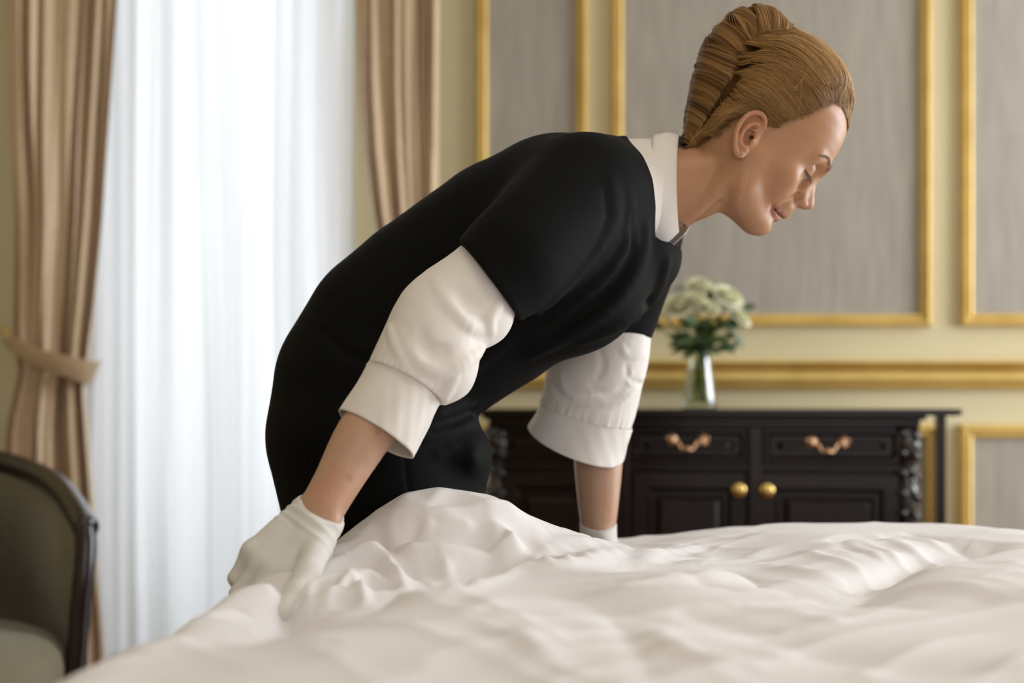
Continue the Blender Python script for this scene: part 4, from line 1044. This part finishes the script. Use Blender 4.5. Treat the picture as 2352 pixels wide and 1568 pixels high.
# drape folds sweeping from the shoulder to the waist: march the near surface and lay soft ridges
def onsurf(vol, pts, n=20, y0=1.55, y1=2.2):
    out = []
    p2 = spline([(a, b, 0) for a, b in pts], n)
    for a, b, _ in p2:
        Ys = np.linspace(y0, y1, 260); Q_ = np.stack([(a-CXP)/FPX*Ys, Ys, CAMZ-(b-HOR)/FPX*Ys], -1); v = vol.tri(Q_); k = np.argmax(v < 0)
        if v[k] < 0: out.append(Q_[k])
    return out
def fold(vol, pts, r, mode='u', sink=.5, k=.012, n=16, **kw):
    q = onsurf(vol, pts, n, **kw); m = len(q)
    if m < 3: return
    sg = sink*r
    ch_ = []
    for i, p in enumerate(q):
        tt = i/(m-1); rr = r*(.35+.65*math.sin(math.pi*tt)**.6); ch_.append((p[0], p[1]+(sg if mode == 'u' else -sg), p[2], rr))
    vol.chain(ch_, mode, k, kk=.002)
for pts, r in (([(1400, 420), (1405, 500), (1360, 580), (1270, 680), (1190, 740)], .008), ([(1440, 450), (1440, 540), (1400, 620), (1310, 700), (1210, 770)], .007),
               ([(1480, 520), (1470, 600), (1420, 680), (1330, 750), (1220, 810)], .008), ([(1530, 600), (1500, 680), (1430, 740), (1340, 780)], .006),
               ([(1180, 770), (1120, 810), (1060, 860), (1000, 930)], .007), ([(980, 960), (1020, 950), (1075, 930)], .007), ([(960, 1000), (1030, 985), (1080, 965)], .006), ([(1000, 1045), (1060, 1015), (1100, 1030)], .006)):
    fold(dv, pts, r, k=.016)
for pts, r in (([(1385, 440), (1385, 520), (1330, 610), (1240, 700)], .005), ([(1455, 500), (1450, 590), (1380, 690), (1270, 770)], .005), ([(990, 980), (1040, 968), (1085, 948)], .005),
               ([(740, 760), (800, 810), (850, 830)], .004), ([(1060, 555), (1130, 500), (1190, 460)], .004)):
    fold(dv, pts, r, mode='s', sink=.6, k=.012)
dv.ell(P(1088, 1045, 2.03), (.022, .12, .028), k=.035)
fold(dv, [(932, 1045), (934, 1090), (945, 1150), (950, 1200)], .0022, mode='s', sink=.4, k=.003)
fold(dv, [(720, 960), (712, 1050), (716, 1150)], .0016, mode='s', sink=.4, k=.003)
# cut sleeve hems and neckline
hemn = P(1118, 636, 1.79); hn = P(1118-165, 636+125, 1.79)-hemn
def sleeve_cut(x, y, z, c, nrm, r):
    nrm = nrm/np.linalg.norm(nrm); t = (x-c[0])*nrm[0]+(y-c[1])*nrm[1]+(z-c[2])*nrm[2]
    rr = np.sqrt(np.maximum((x-c[0])**2+(y-c[1])**2+(z-c[2])**2-t*t, 0))
    return t, rr
# the hem of the near sleeve: a separate flared sleeve volume, cut square, united with the dress
sv_ = Vol((-.12, 1.66, .92), (.20, 2.02, 1.29), .0036); sv_.chain(slv_n, kk=.03); sv_.op(halfspace(hemn, hn), mode='i')
sl, x, y, z = dv.blk(sv_.lo+.001, sv_.lo+sv_.h*(sv_.n-2)); pts_ = np.stack(np.broadcast_arrays(x, y, z), -1); dv.F[sl] = smin(dv.F[sl], sv_.tri(pts_).astype(F32), .014)
hemf = P(1440, 764, 2.20); hfn = P(1440-25, 764+90, 2.20)-hemf
sv_ = Vol((.06, 2.06, .96), (.36, 2.32, 1.27), .0036); sv_.chain(slv_f, kk=.03); sv_.op(halfspace(hemf, hfn), mode='i')
sl, x, y, z = dv.blk(sv_.lo+.001, sv_.lo+sv_.h*(sv_.n-2)); pts_ = np.stack(np.broadcast_arrays(x, y, z), -1); dv.F[sl] = smin(dv.F[sl], sv_.tri(pts_).astype(F32), .014)
NL = [(300, 1440), (318, 1447), (360, 1474), (420, 1494), (480, 1502), (548, 1504), (556, 1540), (562, 1740)]
def neck_cut(x, y, z):
    Yk = F32(1.95); zz = z.ravel(); pys = HOR-(zz-CAMZ)/Yk*FPX; xx = np.interp(pys, [a for a, _ in NL], [b for _, b in NL]); xc = (xx-CXP)/FPX*Yk
    return (x-xc[None, None, :].astype(F32)-.10*(y-1.95)*(y > 1.95)-.9*sstep(440, 500, pys)[None, None, :]*(y-2.05)*(y > 2.05)+0*y).astype(F32)
dv.op(neck_cut, mode='i', k=.004)
dv.op(halfspace((0, 0, .44), (0, 0, -1)), mode='i')
Vd, Qd = dv.mesh(); PK.append(npmesh('dress', Vd, Qd, M['dress']))

# ---- shirt: yoke at the neck, two sleeves, two cuffs, collar
sy = Vol((.10, 1.88, 1.02), (.27, 2.20, 1.32), .0028)
sy.chain([WP(1375, 478, YM, .092, .136), WP(1440, 443, YM, .0755, .094), WP(1500, 432, YM, .0690, .0700)], n=3)
sy.op(halfspace(P(1512, 428, YM), (1, 0, -.05)), mode='i'); sy.op(halfspace(P(1400, 428, YM), (-1, 0, 0)), mode='i')
sy.cap(P(1520, 428, YM), P(1620, 420, YM), .056, .056, mode='s', k=.002)
Vs, Qs = sy.mesh(); PK.append(npmesh('shirt_yoke', Vs, Qs, M['shirt']))

def sleeve_mesh(name, secs, lo, hi, cuts, folds, h=.0020, hollow=None, waves=None, kk=.02, blobs=()):
    v = Vol(lo, hi, h); v.chain(secs, kk=kk)
    for c, r in blobs: v.ell(c, (r, r, r*1.15), k=.03)
    for pts, r, mode in folds: fold(v, pts, r, mode=mode, sink=(.70 if mode == 'u' else .75), k=.005, n=18, y0=lo[1], y1=hi[1])
    if waves: waves(v)
    for c, n_ in cuts: v.op(halfspace(c, n_), mode='i', k=.0008)
    if hollow is not None: v.chain(hollow, mode='s', kk=.01)
    a, b = v.mesh(); return npmesh(name, a, b, M['shirt'])
sn = [WP(1130, 625, 1.802, .0505), WP(1080, 672, 1.788, .0535), WP(1015, 730, 1.768, .0575), WP(985, 790, 1.752, .0575), WP(950, 843, 1.742, .0525), WP(927, 880, 1.735, .0485), WP(905, 920, 1.73, .0480)]
seam_c = P(927, 880, 1.738); cuffd = P(862, 1000, 1.72)-seam_c
fn_ = [([(922, 757), (945, 815), (981, 843), (1017, 849), (1060, 832), (1105, 800)], .013, 'u'), ([(1000, 640), (1025, 701), (1076, 750), (1116, 733), (1150, 690)], .013, 'u'),
       ([(1150, 690), (1125, 730), (1128, 765)], .008, 'u'), ([(1045, 862), (1030, 890), (1014, 918)], .007, 'u'), ([(895, 750), (912, 800), (937, 850)], .006, 'u'),
       ([(1062, 640), (1085, 690), (1110, 690)], .016, 's'), ([(960, 745), (990, 800), (1040, 805)], .014, 's')]
def gath(c, ax, reach, amp, freq):
    ax_ = np.array(ax)/np.linalg.norm(ax)
    def w2(v):
        def fn(x, y, z):
            t = (x-c[0])*ax_[0]+(y-c[1])*ax_[1]+(z-c[2])*ax_[2]
            px_ = x-c[0]-t*ax_[0]; pz_ = z-c[2]-t*ax_[2]; py_ = y-c[1]-t*ax_[1]
            th = np.arctan2(py_, px_*ax_[2]-pz_*ax_[0]); w_ = np.exp(t/reach)*(t < 0.004)
            return (amp*w_*(np.sin(th*freq+2*np.sin(th*5))+.5*np.sin(th*freq*1.7+1))).astype(F32)
        v.op(fn, mode='a')
        v.op(lambda x, y, z: (-.0013*perlin(x*22+y*12, z*18-y*14, 8)-.0003*perlin(x*70+y*40, z*60-y*30, 9)).astype(F32), mode='a')
    return w2
snb = [(P(1118, 728, 1.775), .029), (P(1034, 852, 1.742), .030)]
PK.append(sleeve_mesh('shirt_sleeve', sn, (-.21, 1.64, .86), (.045, 1.90, 1.125), [(P(1150, 602, 1.79), hemn-seam_c), (seam_c, cuffd)], fn_, waves=gath(seam_c, cuffd, .012, .0005, 30), blobs=snb))
# cuffs: tapered open bands with a turned edge and stitched seam
def cuff(name, c0, c1, r0, r1, side, nrm_t, wob, seed, sq=.92):
    c0, c1 = np.array(c0), np.array(c1); ax = (c1-c0); L = np.linalg.norm(ax); ax /= L
    e1 = np.array(side, float); e1 -= ax*(e1@ax); e1 /= np.linalg.norm(e1); e2 = np.cross(ax, e1)
    n, m = 96, 26; V = []; rows = []
    for layer in (0, 1):
        for j in range(m):
            t = j/(m-1); t = t if layer == 0 else 1-t
            for i in range(n):
                a = 2*math.pi*i/n; r = r0+(r1-r0)*t-.0018*layer
                rr = r+wob*(.4+t)*.5*float(perlin(np.array(a*1.3+seed), np.array(t*1.1), seed))+.0006*math.sin(a*41+2*math.sin(7*a))*math.exp(-t*9)
                rr += .0008*(math.exp(-((t-.03)/.02)**2)) if layer == 0 else 0
                rr += (.0013*math.exp(-((a-4.9)/.035)**2)+.0007*math.sin(t*9+a*5)*math.sin(a*11+t*2.5)*(math.cos(a) > -.2)) if layer == 0 else 0
                tilt = nrm_t[0]*math.cos(a)+nrm_t[1]*math.sin(a)
                V.append(c0+ax*(L*t+tilt*(.45+.55*t))+e1*rr*math.cos(a)+e2*rr*math.sin(a)*sq)
    V = np.array(V); tot = 2*m; Q_ = []
    for j in range(tot):
        for i in range(n): Q_.append((j*n+i, j*n+(i+1) % n, ((j+1) % tot)*n+(i+1) % n, ((j+1) % tot)*n+i))
    return npmesh(name, V, np.array(Q_), M['shirt'])
cside = P(1010, 930, 1.73)-P(845, 830, 1.73)
PK.append(cuff('cuff', P(927, 880, 1.738), P(863, 998, 1.718), .0500, .0528, cside, (.004, 0), .006, 3))
# placket strip and its buttonless slit edge on the cuff
sf = [WP(1425, 740, 2.20, .0500, .048), WP(1400, 800, 2.205, .0620, .060), WP(1368, 865, 2.21, .0740, .062), WP(1356, 915, 2.215, .0740, .062), WP(1347, 950, 2.215, .0740, .062)]
fs_ = P(1350, 948, 2.215); fd_ = P(1326, 1040, 2.215)-fs_+np.array((0, .011, 0))
ff_ = [([(1425, 790), (1440, 815), (1480, 812)], .0065, 'u'), ([(1292, 850), (1300, 890), (1335, 905), (1400, 900), (1440, 890)], .007, 'u'), ([(1445, 850), (1445, 878), (1478, 862)], .0065, 'u'), ([(1350, 880), (1400, 910), (1440, 895)], .006, 's'),
       ([(1370, 790), (1385, 840), (1370, 870)], .006, 's'), ([(1440, 840), (1450, 870), (1480, 885)], .004, 's'), ([(1380, 930), (1420, 925), (1460, 890)], .005, 'u'), ([(1260, 880), (1300, 920), (1350, 930)], .005, 's')]
PK.append(sleeve_mesh('shirt_sleeve', sf, (.02, 2.06, .85), (.26, 2.30, 1.10), [(P(1450, 700, 2.2), (.2, 0, 1)), (fs_-np.array((0, 0, .006)), fd_)], ff_, h=.0024, waves=gath(fs_, fd_, .012, .0005, 26)))
PK.append(cuff('cuff', P(1350, 946, 2.215), P(1322, 1020, 2.215), .0735, .0790, (1, 0, -.17), (0, .022), .006, 9, sq=.80))
# collar: turned-over band open at the throat
def collar():
    n, m = 90, 12; V = []
    cA = P(1543, 426, YM); cB = P(1484, 440, YM)
    for layer in (0, 1):
        for j in range(m):
            t = j/(m-1); tt = t if layer == 0 else 1-t
            for i in range(n):
                s = i/(n-1); phi = math.radians(17)+s*math.radians(326)       # from the throat (down) round the near side, nape, far side
                # unit directions: down = (0,0,-1), near = (0,-1,0)
                dz, dy = -math.cos(phi), -math.sin(phi)
                tip = math.exp(-(min(s, 1-s)/.06)**2)
                ra, rb = (.0715, .062), (.0800, .076)
                rz = ra[0]+(rb[0]-ra[0])*tt; ry = ra[1]+(rb[1]-ra[1])*tt
                c = cA*(1-tt)+cB*tt
                c = c+np.array((.012*(1+(dy/1.0))*1.0+.016*max(0, dy), 0, 0))
                p = c+np.array((0, dy*ry, dz*rz))
                p[2] += -.011*tip*tt; p[0] += -.002*tip*tt
                bulge = .004*math.sin(math.pi*tt)+.0014*math.sin(s*37)*tt*(1-tip)+(.0012 if .86 < tt < .93 else 0)
                off = bulge-.0022*layer
                V.append(p+np.array((0, dy, dz))*off)
    tot = 2*m; Q_ = []
    for j in range(tot):
        for i in range(n-1): Q_.append((j*n+i, j*n+i+1, ((j+1) % tot)*n+i+1, ((j+1) % tot)*n+i))
    for i in (0, n-1):
        for j in range(m-1): Q_.append((j*n+i, (j+1)*n+i, (tot-2-j)*n+i, (tot-1-j)*n+i))
    return npmesh('collar', np.array(V), np.array(Q_), M['shirt'])
PK.append(collar())
# shoes
for s in (1, -1):
    v = Vol((-.27, YM+.088*s-.06, 0), (.02, YM+.088*s+.06, .12), .004); y = YM+.088*s
    v.cap((-.215, y, .045), (-.10, y, .036), .040, .040, k=.02); v.cap((-.10, y, .034), (-.035, y+.008*s, .030), .040, .030, k=.02)
    v.op(halfspace((0, 0, .004), (0, 0, -1)), mode='i'); v.cap((-.20, y, .13), (-.11, y, .085), .045, .03, mode='s', k=.005)
    a, b = v.mesh(); PK.append(npmesh('shoe', a, b, M['shoe']))

# ---- eyes, lashes, brows, earring
for s in (1, -1):
    V, F = lathevf([(.0121*math.sin(a), -.0121*math.cos(a)) for a in np.linspace(0, math.pi, 14)], 20)
    V = [H2W(np.array(v)+hp(9.3, 3.15*s, 1.45)) for v in V]; PK.append(mesh('eyeball', V, F, M['eye']))
    parts = []
    le = spline(LID[s], 60)[:54]
    for i, p in enumerate(le):
        if i % 1: continue
        q = i/53; out_ = np.array((.50+.25*random.random()+.2*q, s*(.75*(1-q)-.1), -.55-.25*random.random())); L = random.uniform(.0065, .0100)*(1.1-.3*q)
        if i % 2: continue
        out_ = out_+np.array((random.gauss(0, .12), 0, -.25))
        e = [p, p+out_*L*.45+np.array((0, 0, -.0010)), p+out_*L*.85+np.array((0, 0, -.0004)), p+out_*L*1.05+np.array((.0004, 0, .0010))]
        parts.append(tubevf([H2W(x) for x in e], [.00019, .00017, .00012, .00004], 4))
    V, F = joinvf(parts); PK.append(tag(mesh('eyelashes', V, F, M['lash']), kind='stuff'))
    parts = []
    for i in range(260):
        t = random.random(); p = catm([hp(11.9, 1.4*s, 3.3), hp(11.5, 2.5*s, 3.75), hp(10.4, 3.8*s, 3.9), hp(9.4, 4.7*s, 3.3)], 30)[int(t*29)]+np.array((0, 0, random.gauss(0, .0026)*(1.1-t)))
        p = hd.project(np.array([p]), .0002)[0]; g = hd.grad(p[None])[0]
        d = np.array((-.3-.5*t, s*(.5+.2*t), .55-.8*t)); d -= g*(d@g); d /= np.linalg.norm(d); L = .0055
        parts.append(tubevf([H2W(p), H2W(p+d*L*.5+g*.0006), H2W(p+d*L+g*.0003)], [.00013, .00010, .00003], 3))
    V, F = joinvf(parts); PK.append(tag(mesh('eyebrow', V, F, M['brow']), kind='stuff'))
    ep = np.array((.35, 7.75*s, -3.05))*c_
    pts = [H2W(ep+np.array((.0012*math.cos(a), .0006*s, .0030*math.sin(a)))) for a in np.linspace(0, 6.28, 14)]
    PK.append(tube('earring', pts, .0005, M['earring'], n=6))

# ------------------------------------------------------------------ hair
hv = Vol((-.155, -.105, -.105), (.135, .105, .205), .0022)
def hairsdf(f, y, u):
    P_ = np.stack(np.broadcast_arrays(f, y, u), -1)
    sk = headbase(f, y, u)
    def ell(c, r):
        dx, dy, dz = f-c[0], y-c[1], u-c[2]; k0 = np.sqrt((dx/r[0])**2+(dy/r[1])**2+(dz/r[2])**2); k1 = np.sqrt((dx/r[0]**2)**2+(dy/r[1]**2)**2+(dz/r[2]**2)**2)+1e-6
        return k0*(k0-1)/k1
    capd_ = ell(hp(1.2, 0, 7.9), hp(11.0, 8.35, 10.0)); capd_ = smin(capd_.astype(F32), ell(hp(-3.2, 0, 1.5), hp(4.2, 6.6, 7.0)).astype(F32), F32(.02))
    ab = above(f, y, u)+0*y
    g = sstep(0, .040, ab)
    d = (sk-.0016)*(1-g)+np.minimum(capd_, sk-.0016)*g
    return d.astype(F32)
hv.op(hairsdf)
# french twist roll: from the nape up behind the head, and the coil on top
ROLL = [(-7.0, 0, -4.6, 1.3, 2.2), (-7.0, 0, -3.2, 1.7, 2.8), (-7.4, 0, -.5, 2.5, 3.6), (-8.2, 0, 3.0, 3.2, 4.2), (-9.0, 0, 6.2, 3.6, 4.6), (-9.6, 0, 9.2, 3.8, 4.8), (-9.4, 0, 12.2, 3.6, 4.6), (-8.2, 0, 14.4, 3.3, 4.2)]
ROLL = [((a+1.0)*c_, b*c_, c*c_, (d-.35)*c_, (e-.2)*c_) for a, b, c, d, e in ROLL]
hv.chain(ROLL, k=.012)
TOPB = [(-8.2, 0, 14.2, 3.4, 4.3), (-6.6, 0, 15.2, 3.3, 4.2), (-5.0, 0, 15.6, 2.6, 3.6), (-3.6, 0, 15.6, 1.9, 2.8)]
TOPB = [((a+.6)*c_, b*c_, (c-.1)*c_, (d-.35)*c_, (e-.2)*c_) for a, b, c, d, e in TOPB]
hv.chain(TOPB, k=.014)
TOPB = [ROLL[-2], ROLL[-1]]+TOPB
SEAM = np.array([hp(-2.9, 4.0, 15.1), hp(-4.6, 4.9, 13.3), hp(-5.9, 5.4, 12.2), hp(-6.9, 5.6, 10.2), hp(-6.7, 5.9, 7.6), hp(-6.4, 5.8, 5.0), hp(-6.5, 5.2, 2.2), hp(-6.6, 4.2, -.6), hp(-6.7, 3.2, -2.6), hp(-7.0, 2.0, -4.6)])
for s in (-1,):
    sp = np.array([(p[0], p[1]*s, p[2]) for p in spline(SEAM, 40)]); sp = hv.project(sp, 0)
    rr = np.interp(np.linspace(0, 1, 40), [0, .2, .35, .5, .8, 1], [.003, .006, .014, .006, .003, .002])
    hv.chain([tuple(p)+(r,) for p, r in zip(sp, rr)], mode='s', k=.009)
seam_s = hv.project(np.array([(p[0], -p[1], p[2]) for p in spline(SEAM, 60)]), -.001)
hv.F = hv.F.astype(F32)
hcut = Vol(hv.lo, hv.lo+hv.h*(hv.n-1), hv.h); hcut.n = hv.n; hcut.F = hv.F.copy()
hcut.op(lambda f, y, u: ((.005-(above(f, y, u)+0*y))*.7).astype(F32), mode='i')
hcut.op(lambda f, y, u: (F32(.0012)+0*(f+y+u)).astype(F32), mode='a')
# shallow combed grooves in the mass
Vr, Qr = hcut.mesh()
hc = np.tile(np.array((.07, .032, .009)), (len(Vr), 1))  # underlayer colour darkened to carry the shade of seam and gaps
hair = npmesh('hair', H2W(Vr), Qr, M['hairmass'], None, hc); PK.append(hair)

SV = []; SC = []; nS = 0
def add_strands(Pm, rad, shade):
    """Pm (n,m,3) head space polylines -> 3-sided tapering tubes"""
    n, m, _ = Pm.shape; T = np.gradient(Pm, axis=1); T /= np.linalg.norm(T, axis=-1, keepdims=True)+1e-9
    up_ = np.array((.31, .52, .79)); A_ = np.cross(T, up_); A_ /= np.linalg.norm(A_, axis=-1, keepdims=True)+1e-9; B_ = np.cross(T, A_)
    tp = np.sin(np.linspace(.12, np.pi-.12, m))**.35; R_ = rad[:, None]*tp[None, :]
    rings = [Pm+(A_*math.cos(a)+B_*math.sin(a))*R_[..., None] for a in (0, 2.094, 4.189)]
    SV.append(np.stack(rings, 2)); SC.append(shade)
def shades(n, dark=0.0, light=0.0, clump=None):
    a = RNG.random(n) if clump is None else np.clip(clump+RNG.normal(0, .18, n), 0, 1)
    c0, c1, c2 = np.array((.09, .038, .010)), np.array((.28, .132, .035)), np.array((.52, .31, .11))
    a = np.clip(a*(1-dark)+light, 0, 1)[:, None]
    return np.where(a < .5, c0+(c1-c0)*a*2, c1+(c2-c1)*(a-.5)*2)
def lay(S_, E_, bulge, m, off, jit, it=4, wave=0.0):
    """strands between start and end points, pressed on the hair surface"""
    n = len(S_); t = np.linspace(0, 1, m)[None, :, None]; b = np.sin(np.pi*t)
    Pm = S_[:, None]*(1-t)+E_[:, None]*t+bulge[:, None]*b
    fl = Pm.reshape(-1, 3); fl = hv.project(fl, 0, it).reshape(n, m, 3)
    g = hv.grad(fl.reshape(-1, 3), .004).reshape(n, m, 3)
    o = (off[:, None]*(.25+.75*np.sin(np.pi*np.linspace(0, 1, m))**.5)[None, :])[..., None]
    for _ in range(2): fl[:, 1:-1] = (fl[:, :-2]+2*fl[:, 1:-1]+fl[:, 2:])/4
    return fl+g*o-g*(.0045*sstep(.86, 1, np.linspace(0, 1, m))+.0005*(1-sstep(0, .12, np.linspace(0, 1, m))))[None, :, None]
# hairline start points -> seam
def hair_start(n):
    S_ = []; tau = []
    tb = spline([hp(10.9, 0, 9.6), hp(10.3, 2.2, 10.2), hp(9.0, 4.0, 11.3), hp(7.9, 5.2, 10.8), hp(6.6, 6.2, 9.1), hp(5.2, 6.8, 6.8), hp(4.0, 7.0, 5.3), hp(2.9, 7.1, 4.1), hp(2.4, 7.2, 2.9), hp(.9, 7.4, 3.4), hp(-1.6, 7.2, 3.4), hp(-2.8, 7.0, 1.5), hp(-4.0, 6.2, -2.2), hp(-4.8, 4.9, -4.9), hp(-6.3, 3, -6.2)], 400)
    t = RNG.random(n); return tb[(t*399).astype(int)], t
for s in (-1, 1):
    n = 5200 if s < 0 else 1800
    S_, t = hair_start(n); S_ = S_.copy(); S_[:, 1] *= s
    S_ += RNG.normal(0, .0022, S_.shape); back = RNG.random(n)**1.5
    q = np.clip(.05+t*.95+RNG.normal(0, .025, n), 0, 1)
    q = np.interp(q, [0, .2, .5, .75, 1], [.0, .30, .54, .76, 1])
    sm_ = seam_s if s < 0 else seam_s*np.array((1, -1, 1))
    E_ = sm_[(q*59).astype(int)].copy(); E_[:, 1] *= np.clip(t*5+.15*RNG.random(n), 0, 1)
    pull = back[:, None]*.35; S2 = S_*(1-pull)+E_*pull
    ctr = hp(1, 0, 6); bul = ((S2+E_)/2-ctr); bul /= np.linalg.norm(bul, axis=1, keepdims=True)
    bul = bul*.035+np.array((0, 0, .012))[None]*(1-t)[:, None]
    cl = .5+.55*perlin(t*40, back*2.0, 3)+.40*perlin(t*15, back*1.2, 13)
    o = .0006+.0018*RNG.random(n)+.0012*perlin(t*40, back*2, 3)+.0022*perlin(t*15, back*1.2, 13)
    add_strands(lay(S2, E_, bul, 22, o, 0), RNG.uniform(.00018, .00040, n), shades(n, clump=cl))
n = 3400; ff = RNG.uniform(.078, .119, n); yy = RNG.normal(0, .030, n); S_ = np.stack([ff, yy, RNG.uniform(.088, .145, n)], 1)
S_[:, 2] = np.maximum(S_[:, 2], .090+.35*np.abs(yy)); S_ = hv.project(S_, 0, 6); S_ = S_[above(S_[:, 0], S_[:, 1], S_[:, 2]) > -.002]; n = len(S_)
E_ = np.stack([RNG.uniform(-.045, -.02, n), S_[:, 1]*.7, np.full(n, .152)], 1); bul = np.tile(np.array((.02, 0, .03)), (n, 1))
add_strands(lay(S_, E_, bul, 24, .0008+.0022*RNG.random(n), 0), RNG.uniform(.00018, .0004, n), shades(n, clump=.62+.35*perlin(S_[:, 1]*160, S_[:, 2]*20, 4), light=.08))
# twist strands: loops round the roll
def loops(chain_, n, th0, th1, slant, seedn, dens=None):
    ch_ = np.array(chain_); t = RNG.random(n)*(len(ch_)-1.001); m = 26; th = np.linspace(th0, th1, m)
    tt = np.clip(t[:, None]+slant[0]+(slant[1]-slant[0])*np.linspace(0, 1, m)[None, :]+.10*np.sin(t[:, None]*6)*np.linspace(-1, 1, m), 0, len(ch_)-1.001)
    i = tt.astype(int); f_ = (tt-i)[..., None]; c = ch_[i]*(1-f_)+ch_[i+1]*f_
    ax = ch_[np.minimum(i+1, len(ch_)-1)][..., :3]-ch_[i][..., :3]; ax /= np.linalg.norm(ax, axis=-1, keepdims=True)
    e1 = np.stack([-ax[..., 2], 0*ax[..., 0], ax[..., 0]], -1)    # backwards
    p = c[..., :3]+e1*(np.cos(th)*1.0)[None, :, None]*c[..., 3:4]+np.array((0, -1.0, 0))*(np.sin(th))[None, :, None]*c[..., 4:5]
    fl = hv.project(p.reshape(-1, 3), 0, 4).reshape(n, m, 3); g = hv.grad(fl.reshape(-1, 3), .004).reshape(n, m, 3)
    for _ in range(2): fl[:, 1:-1] = (fl[:, :-2]+2*fl[:, 1:-1]+fl[:, 2:])/4
    cl = .5+.55*perlin(t*2.9, t*0+seedn, seedn)+.40*perlin(t*9, t*0+seedn, seedn)
    thn = np.linspace(0, 2.2, m)[None, :]
    o = .0006+.0022*RNG.random(n)[:, None]+.0024*perlin(t[:, None]*2.9+.5*thn, thn*.9+seedn, seedn)+.0008*perlin(t[:, None]*8+thn, thn*1.5+seedn, seedn+1)
    o = o-.004*(1-sstep(0, .16, np.linspace(0, 1, m)))[None, :]
    add_strands(fl+g*o[..., None], RNG.uniform(.00018, .00040, n), shades(n, clump=cl))
loops(ROLL, 2600, math.radians(150), math.radians(-100), (-.55, .35), 3)
loops(ROLL, 900, math.radians(20), math.radians(-160), (0, 0), 5)
loops(TOPB, 1300, math.radians(160), math.radians(-70), (.9, -.6), 7)
loops(TOPB, 600, math.radians(60), math.radians(-150), (.2, 0), 9)
# flyaways
n = 90; S_, t = hair_start(n); S_ = S_[t > .45].copy(); n = len(S_); S_[:, 1] *= np.where(RNG.random(n) < .7, -1, 1)
E_ = S_+RNG.normal(0, .03, (n, 3))+np.array((-.03, 0, .02)); bb = (S_-hp(0, 0, 5)); bb /= np.linalg.norm(bb, axis=1, keepdims=True)
add_strands(lay(S_, E_, bb*.01, 14, .002+.004*RNG.random(n), 0), np.full(n, .00016), shades(n, light=.3))
tp_ = spline([hp(-13.3, 0, 11), hp(-12, 0, 14.8), hp(-9, 0, 18), hp(-6, 0, 18.6), hp(-3, 0, 18), hp(1, 0, 18.5), hp(6, 0, 17.4), hp(10, 0, 14)], 60)
n = 90; a = tp_[RNG.integers(0, 59, n)]+RNG.normal(0, .006, (n, 3))*np.array((1, 3, .3)); a = hv.project(a, 0); g = hv.grad(a)
d = RNG.normal(0, 1, (n, 3)); d -= g*np.sum(d*g, 1, keepdims=True); d /= np.linalg.norm(d, axis=1, keepdims=True)
L = RNG.uniform(.008, .022, n)[:, None]; m = 8; tt = np.linspace(0, 1, m)[None, :, None]
Pm = a[:, None]+d[:, None]*L[:, None]*tt+g[:, None]*(L*.55)[:, None]*np.sin(tt*2.3)
add_strands(Pm, np.full(n, .00014), shades(n, light=.35))
a = np.repeat(W2H(P(1545, 322, 2.02))[None], 26, 0)+RNG.normal(0, .004, (26, 3)); d = W2H(P(1490, 312, 2.0))-W2H(P(1545, 322, 2.02))
d = d[None]*RNG.uniform(.4, 1.3, (26, 1))+RNG.normal(0, .008, (26, 3)); m = 10; tt = np.linspace(0, 1, m)[None, :, None]
add_strands(a[:, None]+d[:, None]*tt+np.array((0, 0, .008))*np.sin(tt*3)*RNG.normal(0, 1, (26, 1, 1)), np.full(26, .00016), shades(26, light=.3))
Vst = []; Qst = []; Cst = []; base = 0
for pv, cs in zip(SV, SC):
    n, m = pv.shape[:2]; Vst.append(H2W(pv.reshape(-1, 3))); Cst.append(np.repeat(cs, m*3, 0))
    idx_ = base+np.arange(n*m*3).reshape(n, m, 3)
    for k in range(3):
        a, b = idx_[:, :-1, k], idx_[:, :-1, (k+1) % 3]; c, d = idx_[:, 1:, (k+1) % 3], idx_[:, 1:, k]
        Qst.append(np.stack([a, b, c, d], -1).reshape(-1, 4))
    base += n*m*3
st = npmesh('hair_strand', np.concatenate(Vst), np.concatenate(Qst), M['hair'], None, np.concatenate(Cst)); st['kind'] = 'stuff'
st.parent = hair
keep(per, PK)
